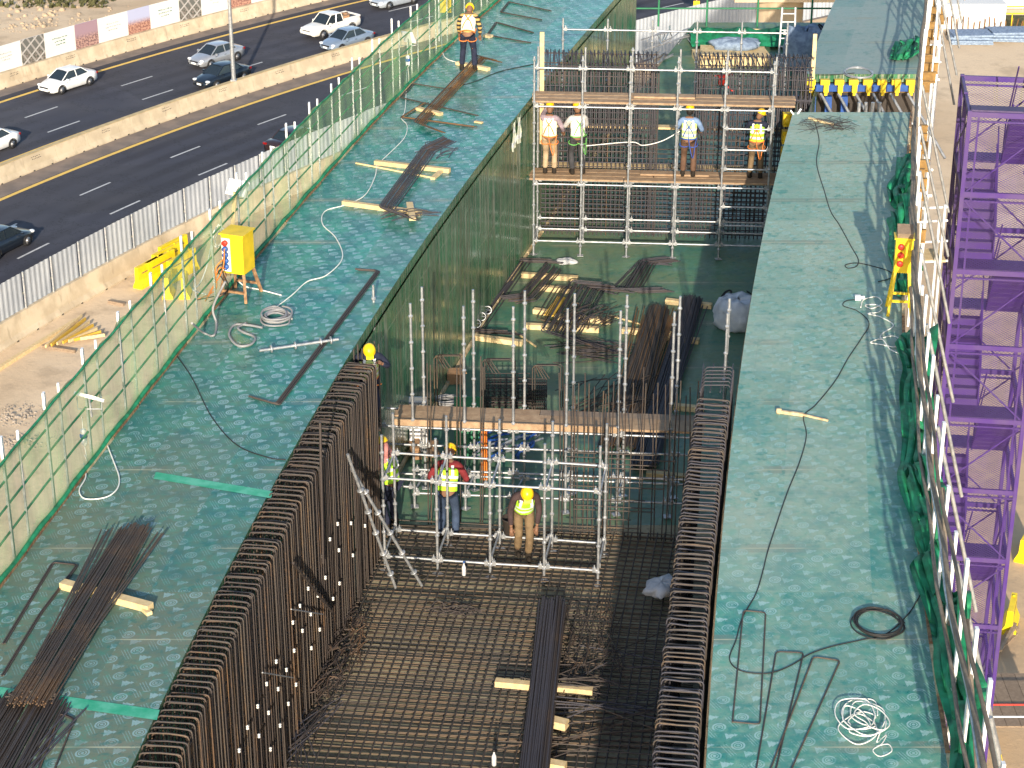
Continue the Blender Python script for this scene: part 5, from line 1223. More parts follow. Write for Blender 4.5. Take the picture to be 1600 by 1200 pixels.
    # vest with reflective bands
    if vest:
        q = MB(); N = 20; lev = [(.02, .178, .140), (.10, .176, .138), (.155, .174, .136), (.225, .176, .136), (.30, .182, .138), (.40, .178, .132), (.455, .150, .115), (.50, .10, .085)]; rows = []
        for z, rx, ry in lev: rows.append([up((rx*math.cos(a), ry*math.sin(a)*(1+.03*math.sin(5*a+z*20)), pz+z)) for a in np.linspace(0, 2*math.pi, N+1)])
        for i in range(len(rows)-1): q.grid(rows[i:i+2], 1 if i in (1,) else 0, True)
        q.grid([[p+(p-up((0, 0, pz+z))).normalized()*.004 for p in [up((rx*math.cos(a), ry*math.sin(a), pz+z)) for a in np.linspace(0, 2*math.pi, N+1)]] for z, rx, ry in ((.235, .178, .138), (.285, .182, .139))], 1, True)
        for s_ in (-1, 1):
            for sy in (-1, 1): P = [up((s_*.105, sy*.123, pz+.27)), up((s_*.10, sy*.128, pz+.38)), up((s_*.088, sy*.105, pz+.47)), up((s_*.085, 0, pz+.525))]; q.grid([[p+Vector((-.024, sy*.012, 0)), p+Vector((.024, sy*.012, 0))] for p in P], 1, True)
        q.xf(Matrix.Scale(k, 4)); q.part('safety_vest', [M[vest], M['refl']], t)
    if harness:
        q = MB()
        for s_ in (-1, 1):
            P = [up((s_*.10, -.02, pz+.53)), up((s_*.06, -.135, pz+.42)), up((-s_*.06, -.158, pz+.26)), up((-s_*.13, -.12, pz+.08))]; q.tube(spline(P, 4), .014, 5)
            hp, kn, an = legs[0 if s_ < 0 else 1]; P = [hp+(kn-hp)*.25+Vector((.115*math.cos(a), .115*math.sin(a), .03*math.sin(a))) for a in np.linspace(0, 2*math.pi, 12, endpoint=False)]; q.tube(P, .014, 5, closed=True)
        P = [up((.178*math.cos(a), .146*math.sin(a), pz+.03)) for a in np.linspace(0, 2*math.pi, 16, endpoint=False)]; q.tube(P, .018, 5, closed=True)
        b0 = up((0, -.17, pz+.34)); q.tube(spline([b0, b0+Vector((.02, -.06, -.35)), b0+Vector((.12, -.06, -.75)), b0+Vector((.16, 0, -.45)), b0+Vector((.19, .10, -.28))], 5), .010, 5)
        q.xf(Matrix.Scale(k, 4)); q.part('harness', M[harness], t)
    if scarf:
        q = MB(); q.lathe(nek, [(.06, -.10), (.125, -.05), (.10, .05), (.092, .14), (.02, .2)], 14, 0, hm); q.xf(Matrix.Scale(k, 4)); q.part('head_scarf', M[scarf], t)
    if hair:
        q = MB(); q.lathe(H(0, -.028, -.01), [(.03, -.11), (.072, -.07), (.084, 0), (.07, .06), (.03, .09)], 12, 0, hm); q.xf(Matrix.Scale(k, 4)); q.part('hair', M['hair'], t)
    q = MB(); q.lathe(H(0, 0, .045), [(.108, -.012), (.112, -.006), (.104, .0), (.102, .03), (.092, .065), (.068, .093), (.035, .108), (.004, .112)], 18, 0, hm, True, 1, 1.18)
    q.box(H(0, .135, .040), (.13, .07, .008), hm); q.tube([H(0, -.10, .10), H(0, -.04, .148), H(0, .05, .148), H(0, .11, .10)], .012, 5); q.xf(Matrix.Scale(k, 4)); q.part('hard_hat', M['hat'], t)
    return t
def lookat(loc): return 0.
zl = zz[2]+.135
def onplank(u, v, dy=0): y = YB+.38+dy; x = aty(u, v, y).x; return Vector((x, y-.07*(x-.6), zl))
person('worker at the left of the back scaffold with white and orange vest and tan trousers', onplank(858, 268), -.15, .04, .25, ((.05, .48, 1.62), (.30, .30, .98)), ((.0, .10), (.02, .12)), 'mauve', 'tan', 'vestw', 'harn', 1.66)
person('worker in grey shirt and charcoal trousers, second from left on the back scaffold', onplank(902, 268), .3, .06, .25, ((.20, .42, 1.15), (.18, .40, 1.10)), ((.02, .12), (-.02, .14)), 'greysh', 'charcoal', 'vestw', 'harng', 1.68)
person('worker with blue sleeves and dark trousers, third on the back scaffold, by the opening', onplank(1073, 266), -.15, .04, .05, ((.24, .38, 1.12), (.26, .34, 1.05)), ((0, .12), (0, .13)), 'blue', 'brown', 'vestp', 'harnb', 1.68, hair=True)
person('rightmost worker on the back scaffold, in lime vest with orange straps, partly shaded', onplank(1177, 266), -.2, .05, .1, ((.2, .42, 1.2), (.24, .38, 1.15)), ((0, .13), (0, .13)), 'navy', 'khaki', 'vesty', 'harn', 1.62, headturn=.5)
person('worker at the top of the left deck in white vest, striped sleeves and orange harness', bp(731, 110), -.1, .72, .6, ((.28, .55, .72), (.27, .50, .68)), ((.05, .16), (-.04, .18)), 'striped', 'navy', 'vestw', 'harn', 1.68)
p = bp(566, 618, ZF+1.5); y = 32.1; x = eB(y)+.22
person('worker behind the far end of the left cage, only hat, gloves and orange vest showing', Vector((x, y+.05, -1.47)), math.pi+.15, .35, .7, ((.20, .30, 1.30), (.22, .28, 1.25)), ((0, .12), (0, .12)), 'navy', 'navy', 'vestp', 'harn', 1.66)
m = MB(); m.box((x-.06, y+.08, -1.51), (.5, .42, .045)); m.beam((x-.25, y-.5, -1.56), (x-.25, y+.28, -1.56), .05, .06); m.beam((x+.1, y-.5, -1.56), (x+.1, y+.28, -1.56), .05, .06); tag(m.build('scaffold_plank', M['plankg']), 'short plank under the worker behind the left cage', 'plank')
q = bp(596, 838, ZF+.05); person('left front worker in lime vest with pink scarf, turned to the left cage', Vector((-2.12, 32.42, ZF+.03)), .9, .22, .35, ((.15, .42, 1.10), (.15, .42, 1.0)), ((.0, .12), (.05, .14)), 'pinkscarf', 'navy', 'vesty', None, 1.72, scarf='pinkscarf')
q = bp(700, 835, ZF+.03); person('middle front worker seen from behind, in bright lime vest over a maroon shirt', Vector((q.x, q.y-.15, ZF+.03)), -.15, .42, .6, ((.30, .36, .95), (.26, .40, .98)), ((.0, .12), (.0, .14)), 'maroon', 'jeans', 'vesty', None, 1.72)
q = bp(818, 868, ZF+.22); W8 = q; person('front worker facing the camera with lime vest and brown trousers, holding a black bucket', Vector((q.x, q.y, ZF+.21)), math.pi+.12, .62, .7, ((.17, .45, .70), (.30, .52, .60)), ((.10, .07), (-.10, .09)), 'darkshirt', 'khaki', 'vesty', None, 1.70)
# bucket in the worker's hand
m = MB(); c = bp(799, 858, ZF+.22)+Vector((0, .05, .28)); m.lathe(c, [(.11, 0), (.13, .01), (.16, .28), (.172, .29), (.172, .31), (.155, .31), (.12, .03)], 16); m.tube([c+Vector((.165*math.cos(a), .03*math.sin(a)*0, .29+.24*math.sin(a))) for a in np.linspace(0, math.pi, 12)], .007, 5)
m.lathe(c+Vector((0, 0, .22)), [(.145, 0), (.01, .03)], 12); tag(m.build('bucket', M['bucket']), 'brown bucket held by the front worker facing the camera', 'bucket')
# vest hung over the edge of the left trench wall
m = MB(); p = on_curve(806, 196, off(eB, .06))
for dx, w in ((-.32, .30), (.14, .34)):
    rows = []
    for i in range(7):
        f = i/6; rows.append([Vector((eB(p.y+dx+w*j/5)+.06+.02*math.sin(j*2+i), p.y+dx+w*j/5, -.02-.62*f+.03*math.sin(j+dx*9))) for j in range(6)])
    for i in range(6): m.grid(rows[i:i+2], 1 if i in (1, 4) else 0, True)
o = tag(m.build('safety_vest', [M['vestw'], M['refl']]), 'white safety vest hung over the trench wall top, left of the back scaffold', 'safety vest')
cable('lifeline', [aty(915, 228, 46.4), aty(985, 222, 46.1), aty(1005, 227, 46.2), aty(1035, 220, 46.3), aty(1062, 205, 46.4)], 0, .012, M['cablew'], 'cream rope hanging between the poles behind the third worker of the back scaffold', 'rope')
# ---------------------------------------------------------------- guard on the outer edge of the right deck
gd = thing('edge_guard', (eD(32)+.1, 32, 0), 'edge guard of white posts and weathered rails along the outer side of the right deck', 'guard rail')
y = 17.6; i = 0
while y < 62:
    if not (YG0-.2 < y < YG1+.2):
        x = eD(y)+.10; h = 1.75+rnd(-.15, .35); m = MB(); m.beam((x, y, -.6), (x+.02, y, h), .065, .04, up=(1, 0, 0)); m.box((x+.02, y-.026, h-.08), (.035, .012, .035), m=1); m.build('post', [M['galvw'], M['trim']], gd)
        if i % 3 == 1: m = MB(); m.tube([(x+.9, y+.1, -1.6), (x+.06, y, h*.75)], .03, 6); m.build('raker', M['galv'], gd)
    y += 1.2 if y < 40 else .9; i += 1
for z, mt_, w in ((.55, 'oldrail', .028), (1.05, 'galv', .022), (1.2, 'oldrail', .035), (1.62, 'oldrail', .026)):
    m = MB(); P = [(eD(y)+.05+.02*math.sin(y*1.7+z*5), y, z+.03*math.sin(y*.9+z*9)) for y in np.arange(17.5, 62, .8)]; m.tube(P, w, 6); m.build('rail', M[mt_], gd)
for k in range(8):
    m = MB(); y = 18.5+k*3.1+rnd(0, .5); m.tube([(eD(y)+.16, y, .1), (eD(y+2.0)+.08, y+2.0, 1.7+rnd(-.2, .2))], .028, 6); m.build('brace_tube', M['oldrail'], gd)
def ribbon_net(name, y0, y1, w, label, h=.45, dx=-.05, seed=0):
    rs = random.Random(seed); ys = np.arange(y0, y1, .07); rows = []; ph = [rs.uniform(0, 6) for _ in range(9)]
    for y in ys:
        f = (y-y0)/(y1-y0); e = min(1, .25+f*14, .25+(1-f)*14); r = []; drift = .07*math.sin(y*.9+ph[0])+.04*math.sin(y*2.3+ph[1]); ht = h*(.55+.25*math.sin(y*1.3+ph[2])+.2*math.sin(y*3.1+ph[3]))
        for k in range(19):
            q = k/18; fold = .10*math.sin(k*1.9+ph[4]+y*.8)+.05*math.sin(k*3.3+y*2.1+ph[5])
            r.append((eD(y)+dx+drift+e*(w*(q-.5)*.9+fold*.55)+.10*q, y+.03*math.sin(k*2+y*5), .04+e*(ht*q**1.2+abs(fold)*.8)+.03*math.sin(y*7+k)*q))
        rows.append(r)
    m = MB(); m.grid(rows, 0, True); return tag(m.build(name, M['netd']), label, 'netting')
ribbon_net('bunched_net', 17.5, 24.8, .28, 'bunched green netting along the right deck edge at the lower right', .95, .05, 1)
ribbon_net('bunched_net', 24.8, 32.5, .34, 'long twist of green netting along the right deck edge beside the stair tower', .95, .02, 2)
ribbon_net('bunched_net', 34.2, 38.4, .42, 'green netting gathered at the deck edge above the yellow box on the right', .9, -.12, 3)
ribbon_net('bunched_net', 38.8, 42.0, .35, 'short gathered piece of green netting higher up on the right deck edge', .6, -.15, 4)
ribbon_net('bunched_net', 49.6, 51.2, .7, 'green netting spread on the far right deck just beyond the gap', .14, -.35, 5)
# tall lattice of tubes by the far right deck
t = thing('tube_lattice', (eD(56)+.4, 56, 0), 'tall lattice of scaffold tubes along the far right deck edge at the top', 'scaffold')
for y in np.arange(50, 66, 1.5):
    m = MB(); m.tube([(eD(y)+.35, y, -3), (eD(y)+.35, y, 3.6)], .024, 6); m.build('standard', M['galvw'], t)
for z in (.6, 1.4, 2.2, 3.0, 3.5):
    m = MB(); m.tube([(eD(y)+.33, y, z) for y in np.arange(49.8, 65.6, 1.5)], .026, 6); m.build('ledger', M['galvw'], t)
# ---------------------------------------------------------------- things on the right deck
cable('power_cable', [(1273, 190), (1280, 220), (1276, 255), (1288, 298), (1298, 330), (1312, 352), (1330, 385), (1341, 405), (1338, 416), (1325, 419), (1321, 414), (1336, 411), (1352, 413), (1385, 422), (1396, 430), (1388, 436), (1372, 440)], 0, .009, M['cableb'], 'black cable running down the right deck from the short lath to the yellow box')
cable('power_cable', [(1340, 468), (1322, 470), (1318, 478), (1340, 486), (1358, 505), (1345, 530), (1325, 560), (1305, 595), (1275, 632), (1256, 650), (1260, 680), (1250, 720), (1230, 770), (1213, 820), (1200, 860), (1190, 900), (1180, 930), (1160, 965), (1150, 1000), (1140, 1030), (1158, 1048), (1200, 1052), (1235, 1040), (1265, 1022), (1300, 1010), (1345, 1000), (1385, 990), (1420, 958), (1440, 925)], 0, .008, M['cableb'], 'long black cable winding down the whole right deck to the black coil')
m = MB(); p = bp(1340, 469); m.box(p+Vector((0, 0, .05)), (.10, .08, .08)); m.lathe(p+Vector((.05, 0, .05)), [(.03, 0), (.035, .07)], 8, 0, RY(math.pi/2)); tag(m.build('socket', M['whitep']), 'white cable socket lying on the right deck near the yellow box', 'socket')
cable('power_cable', [(1345, 480), (1350, 468), (1370, 464), (1378, 474), (1362, 482), (1352, 477), (1368, 476), (1378, 482), (1372, 488), (1356, 490), (1375, 495), (1396, 508), (1380, 520), (1376, 528), (1395, 525), (1408, 532), (1400, 542), (1375, 538), (1360, 535), (1378, 530), (1390, 545), (1408, 555), (1414, 570)], 0, .010, M['cablew'], 'white cable in loose loops in the shade at the right deck edge')
coil('cable_coil', bp(1371, 976), .29, 6, .009, M['cableb'], 'black cable coiled in a neat ring on the lower right deck', 'cable coil', 1.12, .17, .8)
P = []
rs = random.Random(4); c = bp(1345, 1128)
for k in range(46): a = k*.98; R = .22+.12*math.sin(k*.7)+.05*math.sin(k*1.9); P.append(Vector((c.x+R*math.cos(a)+.10*math.sin(k*.33), c.y+R*1.15*math.sin(a)+.12*math.cos(k*.21), .012+.0016*k)))
P += [bp(1370, 1160), bp(1385, 1148), bp(1378, 1162), bp(1364, 1172), bp(1375, 1182), bp(1393, 1174), bp(1388, 1163), bp(1370, 1166)]
m = MB(); m.tube(spline(P, 6), .0075, 6); tag(m.build('cable_coil', M['cablew']), 'white cable tangled in many loops at the lower right of the deck', 'cable coil')
bent('bent_rebar', [(1145, 1130), (1162, 955), (1197, 958), (1188, 1133), (1145, 1129)], 0, 1, .010, ('rebar', 'rebarT'), 'closed narrow bar hoop lying flat on the right deck beside the cage', .02, .005)
bent('bent_rebar', [(1180, 1215), (1213, 1020), (1256, 1022), (1210, 1215)], 0, 1, .010, ('rebar', 'rebarT'), 'long narrow U-bar lying flat on the lower right deck, the left one', .02, .005)
bent('bent_rebar', [(1195, 1225), (1270, 1028), (1312, 1034), (1215, 1250)], 0, 1, .011, ('rebar', 'rebarT'), 'long narrow U-bar lying flat on the lower right deck, nearest the white cable', .02, .005)
timber(1264, 186, 1301, 196, 0, 'short pale lath lying among wire at the far end of the near right deck', .07, .04)
scrap('tie_wire', bp(1290, 196), .45, .45, 60, .004, ('rebar', 'rebar'), 'thin tangle of dark tie wire around the short lath on the right deck', .05, (.3, .8))
m = MB(); a, b = bp(1217, 643, .03), bp(1294, 657, .03); mid = bp(1255, 648, .03); m.beam(a, mid, .05, .05); m.beam(mid, b, .032, .03); m.lathe(a, [(.04, -.03), (.05, 0), (.04, .05)], 8); tag(m.build('hand_tool', M['paleedge']), 'pale wooden tool with a dark head lying across the black cable on the right deck', 'tool')
coil('wire_coil', bp(1341, 115), .34, 4, .012, M['galv'], 'ring of grey wire lying at the near end of the far right deck', 'wire coil', 1.3, .06)
cable('rope', [(1335, 114), (1300, 117), (1278, 117)], 0, .010, M['cableb'], 'dark cord from the wire ring to the left edge of the far right deck', 'rope')
m = MB(); p = bp(1272, 118); m.beam((p.x-.05, p.y-.1, -3.2), (p.x-.05, p.y-.1, 1.05), .09, .05, up=(0, 1, 0)); tag(m.build('timber_post', M['timber']), 'upright pale timber at the left corner of the gap in the right deck', 'timber')
m = MB(); p = bp(1272, 175)
for k in range(5): m.box((eC(YG0+.6)-.12, YG0+.9, -.45-.42*k), (.22, .2, .3)); m.lathe((eC(YG0+.6)-.12, YG0+.78, -.45-.42*k), [(.11, 0), (.11, .06), (.05, .08)], 9, 0, RX(math.pi/2))
tag(m.build('formwork_clamp', M['ypaint']), 'column of yellow formwork clamps at the left corner of the gap in the right deck', 'clamp')
m = MB(); p = aty(1243, 183, 45.3); m.beam(p, p+Vector((-.12, 0, .16)), .03, .03); m.beam(p, p+Vector((.12, .05, .18)), .03, .03); m.beam(p, p+Vector((.0, .02, -.12)), .04, .04); tag(m.build('bracket', M['whitep']), 'small white bracket at the right end of the back scaffold', 'bracket')

# ---------------------------------------------------------------- purple stair tower
HT = math.radians(-8); TW, TD, LFT = 2.05, 3.1, 2.0
to = aty(1467, 650, 47.4); ta = Vector((to.x+.05, 47.4, ZG))
tw = thing('stair_tower', ta, 'tall purple steel stair tower with mesh cladding beside the right deck', 'stair tower', rz=HT)
NL = 14; Z0 = -.6-ZG-LFT*NL
lv = [Z0+LFT*k for k in range(NL+1)]                 # k = NL is the top front platform
ztop = lv[-1]+.04
for x, y in ((0, 0), (TW, 0), (0, TD), (TW, TD), (0, TD*.5), (TW, TD*.5)):
    m = MB(); hh = ztop-(0 if y > 0 else .0); m.beam((x, y, 0), (x, y, hh), .10, .10, up=(0, 1, 0)); m.box((x, y, .02), (.3, .3, .04)); m.part('post', M['purple'], tw)
for x in (.22, TW-.22):
    m = MB(); m.beam((x, 0, 0), (x, 0, lv[-1]), .045, .045, up=(0, 1, 0)); m.part('mesh_frame', M['purple'], tw)
seen = [k for k in range(NL+1)]
for k in seen:
    z = lv[k]
    for (a, b) in (((0, 0), (TW, 0)), ((0, TD), (TW, TD)), ((0, 0), (0, TD)), ((TW, 0), (TW, TD))):
        m = MB(); m.beam((a[0], a[1], z-.05), (b[0], b[1], z-.05), .07, .13); m.beam((a[0], a[1], z-.22), (b[0], b[1], z-.22), .045, .045); m.part('ring_beam', M['purple'], tw)
    if k == NL: continue
    z2 = lv[k+1]; fl = (k % 2 == NL % 2)                 # front landing at this level
    m = MB(); zz_ = z
    if fl: m.box((TW/2, .36, z+.01), (TW-.1, .72, .04))
    else: m.box((TW/2, TD-.36, z+.01), (TW-.1, .72, .04))
    m.part('landing', M['purpleD'], tw)
    # flight from this level to the next: left half rises away from the front landing, right half comes back
    xa, xb = (.08, TW/2-.06) if fl else (TW/2+.06, TW-.08); y0_, y1_ = (.72, TD-.72) if fl else (TD-.72, .72); n = 9
    m = MB()
    for i in range(n):
        f0, f1 = i/n, (i+1)/n; y = y0_+(y1_-y0_)*(f0+f1)/2; zt = z+(z2-z)*(i+1)/(n+1)
        m.box(((xa+xb)/2, y, zt), (xb-xa, abs(y1_-y0_)/n+.03, .03)); m.box(((xa+xb)/2, y0_+(y1_-y0_)*f0, zt-.09), (xb-xa, .012, .17), m=1)
    for x in (xa, xb): m.beam((x, y0_, z+.05), (x, y1_, z2-.08), .03, .22, m=1)
    st_ = m.part('stair_flight', [M['purpleD'], M['purple']], tw)
    if not fl:
        m = MB(); m.add([(xa, y0_, z-.02), (xb, y0_, z-.02), (xb, y1_, z2-.22), (xa, y1_, z2-.22)], [(0,1,2,3)]); m.part('soffit_panel', M['purple'], tw)
    for x in (xa+.02, xb-.02):
        m = MB(); m.tube([(x, y0_, z+1.0), (x, y1_, z2+.95)], .02, 6); m.tube([(x, y0_, z+.55), (x, y1_, z2+.5)], .016, 6); m.tube([(x, y0_, z), (x, y0_, z+1.0)], .018, 6); m.part('handrail', M['purple'], tw)
    # braces: front face and left side
    m = MB(); a_, b_ = (.1, TW-.1) if k % 2 else (TW-.1, .1); m.tube([(a_, -.03, z+.05), (b_, -.03, z2-.25)], .022, 6); m.part('brace', M['purple'], tw)
    m = MB(); m.tube([(a_, TD+.03, z+.05), (b_, TD+.03, z2-.25)], .022, 6); m.part('brace', M['purple'], tw)
    for x in (-.03, TW+.03):
        m = MB(); m.tube([(x, .05, z+.05), (x, TD-.05, z2-.25)], .022, 6); m.tube([(x, TD-.05, z+.05), (x, .05, z2-.25)], .022, 6); m.part('brace', M['purple'], tw)
    q = lambda P, U: (MB().add(P, [(0,1,2,3)], 0, False, U)).part('mesh_panel', M['expmesh'], tw)
    q([(.05, -.055, z+.02), (TW-.05, -.055, z+.02), (TW-.05, -.055, z2-.12), (.05, -.055, z2-.12)], [(0, 0), (TW, 0), (TW, 1.9), (0, 1.9)])
    for x in (-.06, TW+.06): q([(x, .05, z+.02), (x, TD-.05, z+.02), (x, TD-.05, z2-.12), (x, .05, z2-.12)], [(0, 0), (TD, 0), (TD, 1.9), (0, 1.9)])
    q([(.05, TD+.055, z+.02), (TW-.05, TD+.055, z+.02), (TW-.05, TD+.055, z2-.12), (.05, TD+.055, z2-.12)], [(0, 0), (TW, 0), (TW, 1.9), (0, 1.9)])
z = lv[-1]; m = MB(); m.box((TW/2, .22, z+.03), (TW-.05, .40, .05)); m.part('landing', M['purpleD'], tw)
for P in ([(TW*.78, TD*.5, z-2), (TW*.84, TD*.5, z+.45)],):
    m = MB(); m.beam(P[0], P[1], .06, .09); m.part('top_rail', M['purple'], tw)
# walkway from the deck to the tower
t = thing('access_scaffold', (eD(36.5)+1, 41, -3), 'pale green tube scaffold bridging from the right deck to the purple stair tower', 'scaffold')
for u, v0, v1 in ((1477, 320, 520), (1468, 340, 525)):
    a, b = aty(u, v0, 41.5), aty(u, v1, 41.5); m = MB(); m.tube([a, Vector((a.x, a.y, b.z))], .03, 6); m.build('standard', M['galvw'], t)
for v in (326, 347, 379, 410): a, b = aty(1436, v, 41.5), aty(1482, v, 41.5); m = MB(); m.tube([a, Vector((b.x, b.y+.1, a.z))], .028, 6); m.build('ledger', M['galvw'], t)
a, b = aty(1437, 400, 41.6), aty(1478, 400, 41.6); m = MB(); m.box(((a.x+b.x)/2, 41.9, a.z-.1), (abs(b.x-a.x), .7, .05)); m.build('deck_board', M['timber'], t)
# ---------------------------------------------------------------- ground on the right
def gp(u, v): return bp(u, v, ZG)
def water_barrier(p, rz, label, L=1.5, H=1.0):
    t = thing('water_barrier', p, label, 'barrier', rz=rz); m = MB(); pr = [(-.30, 0), (-.30, .12), (-.14, .45), (-.11, H), (.11, H), (.14, .45), (.30, .12), (.30, 0)]
    vs = [(x*(1 if abs(x) < L/2-.05 else .96), y, z) for x in (-L/2, L/2) for y, z in pr]; n = 8; m.add(vs, [(i, (i+1) % n, n+(i+1) % n, n+i) for i in range(n)]+[tuple(range(n)), tuple(range(n, 2*n))[::-1]]); m.part('shell', M['yplast'], t)
    m = MB()
    for z in (.62, .84): m.box((0, 0, z), (L*.7, .262, .07))
    m.box((0, -.3, .06), (.3, .03, .1)); m.part('slot', M['plyedge'], t); m = MB(); m.lathe((L*.3, 0, H), [(.06, 0), (.06, .04), (.03, .05)], 10); m.part('cap', M['yplast'], t); return t
water_barrier(gp(1578, 978), 1.25, 'yellow plastic barrier on the ground right of the purple stair tower, upright end on', 1.6, 1.1)
water_barrier(gp(1602, 868), 1.1, 'yellow plastic barrier cut off by the right edge of the view', 1.6, 1.1)
p = gp(1580, 1192); t = thing('work_deck', p, 'raised wooden platform with grey boards and red white rail at the lower right corner', 'platform'); z = 2.0
a0 = p+Vector((0, 0, z))
for k in range(6): m = MB(); m.box(a0+Vector((-1.25+.50*k, 1.0, 0)), (.485, 3.4, .06)); m.build('floor_board', M['plankg'], t)
for x in (-1.4, 1.4):
    for y in (-.9, 2.6): m = MB(); m.tube([p+Vector((x, y, 0)), p+Vector((x, y, z+1.1 if y < 0 else z))], .03, 6); m.build('standard', M['galvw'], t)
for zz_ in (z+.55, z+1.05): m = MB(); m.tube([p+Vector((-1.4, -.9, zz_)), p+Vector((1.6, -.9, zz_))], .035, 6); m.build('rail', M['redp'] if zz_ > z+1 else M['galvw'], t)
def crate_pile(u, v, n, mat, label, name, w=.6, cat='timber stack'):
    p = gp(u, v); m = MB()
    for k in range(n): m.box(p+Vector((rnd(-.2, .2), rnd(-.2, .2), .05+.09*k)), (rnd(1.6, 2.6), rnd(.1, .2), .08), RZ(rnd(-.1, .1)+1.0))
    return tag(m.build(name, M[mat]), label, cat)
crate_pile(1570, 1010, 5, 'plankg', 'dark weathered beams on the ground beside the yellow barrier at right', 'timber_stack')
m = MB(); p = gp(1545, 1150)
for k in range(16): m.tube([p+Vector((rnd(-.2, .2), k*.28-2, .1)), p+Vector((rnd(-.2, .2), k*.28-1.8, rnd(.3, .7)))], .05, 5)
tag(m.build('yellow_chain', M['yplast']), 'row of yellow chain and caps on the ground beside the wooden platform at right', 'chain')
# excavation, pile caps and panels beyond the tower
p = gp(1545, 48)
t = thing('pile_cap', gp(1500, 42), 'pale concrete pile cap blocks with starter bars beyond the stair tower at top right', 'foundation')
for u, v, w, d, h in ((1497, 40, 7, 6, 2.0), (1440+40, 24, 8, 5, 1.5), (1570, 12, 14, 5, 2.2)): q = gp(u, v); m = MB(); m.box(q+Vector((0, 2, h/2)), (w, d, h)); m.build('cap_block', M['hoardw'], t)
m = MB(); q = gp(1478, 55)
for k in range(46):
    x = k*.42; m.tube([q+Vector((x, rnd(-.3, .3), 0)), q+Vector((x+rnd(-.1, .1), rnd(-.3, .3), rnd(1.1, 1.6)))], .05, 4)
m.build('starter_bars', M['rust'], t)
t = thing('pit_guard', gp(1560, 30), 'low yellow guard rail around the excavation at the top right', 'guard rail')
for v in (30, 41): a, b = gp(1515, v), gp(1640, v-1); m = MB(); m.tube([a+Vector((0, 0, 1.0)), b+Vector((0, 0, 1.0))], .06, 5); m.build('rail', M['yplast'], t)
for u in (1520, 1537, 1560, 1580, 1600): a = gp(u, 41); m = MB(); m.tube([a, a+Vector((0, 0, 1.0))], .05, 5); m.build('post', M['yplast'], t)
q0, q1, q2, q3 = gp(1515, 44), gp(1700, 44), gp(1700, 24), gp(1515, 24); m = MB(); m.add([v+Vector((0, 0, .02)) for v in (q0, q1, q2, q3)], [(0,1,2,3)]); tag(m.build('excavated_ground', M['scrub']), kind='structure')
for u, v, lab in ((1516, 66, 'small grey blue panel stack on the ground near the starter bars'), (1572, 62, 'longer grey blue panel stack on the ground at the right edge near the starter bars')):
    p = gp(u, v); m = MB()
    for k in range(4): m.box(p+Vector((rnd(-.2, .2), rnd(-.2, .2), .1+.2*k)), (3.2, 2.0, .16), RZ(rnd(-.1, .1)))
    tag(m.build('panel_stack', M['sackb']), lab, 'panel stack')
# ---------------------------------------------------------------- ground on the left below the net fence
rot_ = RZ(.6)
for k, (u, v, dz, lab) in enumerate(((236, 440, 0, 'front left yellow plastic barrier of the stack below the white fence'), (252, 432, .0, 'front right yellow plastic barrier of the stack below the white fence'), (262, 420, 0, 'yellow plastic barrier at the back of the stack below the white fence'), (285, 430, 0, 'yellow plastic barrier behind the net fence, right of the stack'), (272, 408, 0, 'farthest yellow plastic barrier of the stack below the white fence'), (264, 462, 0, 'single yellow plastic barrier seen through the net fence'), (290, 462, 0, 'second yellow plastic barrier seen through the net fence'))):
    p = gp(u, v); R, s = road_rs(p); water_barrier(p+Vector((0, 0, dz)), road_dir(s) if k < 5 else 1.6, lab, 2.6 if k < 5 else 1.2, 1.25)
R0, S0 = road_rs(gp(0, 588)); R1, S1 = road_rs(gp(200, 452))
m = MB(); P = [road(161.2, s, ZG+.10) for s in np.arange(50, 78, 1)]; 
for a, b in zip(P, P[1:]): m.beam(a, b, .22, .2)
tag(m.build('edge_beam', M['timber']), 'long timber edge beam on the ground parallel to the beige barrier', 'beam')
for k in range(7):
    a, b = gp(72+k*9, 548-k*2), gp(128+k*6, 500+k*5); m = MB(); m.beam(a+Vector((0, 0, .25)), b+Vector((0, 0, .25)), .09, .16); tag(m.build('formwork_beam', M['h20'] if k % 2 else M['timber']), 'yellow brown formwork beam lying in the loose row on the sand at left', 'beam', 'beams lying on the sand at left')
for (u0, v0, u1, v1), lab in (((66, 543, 118, 551), 'lower grey bearer under the row of beams on the sand'), ((170, 473, 194, 478), 'upper grey bearer beside the long timber edge beam')): m = MB(); m.beam(gp(u0, v0)+Vector((0, 0, .08)), gp(u1, v1)+Vector((0, 0, .08)), .16, .16); tag(m.build('bearer', M['plankg']), lab, 'beam')
def rubble(u, v, rx, ry, n, mat, label, hmax=.3, name='rubble_heap'):
    p = gp(u, v); m = MB()
    for k in range(n):
        a, r = rnd(0, 6.28), math.sqrt(rnd(0, 1)); s_ = rnd(.05, hmax)*(1.2-r); m.lathe(p+Vector((rx*r*math.cos(a), ry*r*math.sin(a), 0)), [(s_, -.02), (s_*.95, s_*.4), (s_*.5, s_*.9)], 6, 0, RZ(rnd(0, 3)), False, 1, rnd(.6, 1.3))
    return tag(m.build(name, M[mat]), label, kind='stuff')
rubble(28, 648, 1.2, 1.6, 160, 'rubble', 'scattered dark stones on the sand at the left edge', .14); rubble(40, 690, 1.6, 1.2, 140, 'rubble', 'scattered dark stones on the sand at the left edge', .12)
rubble(60, 20, 9, 6, 200, 'sandc', 'scattered rubble on the sand beyond the hoarding', .28); rubble(85, 42, 6, 3, 120, 'sandc', 'scattered rubble on the sand beyond the hoarding', .22)
m = MB(); p0 = gp(40, -6)
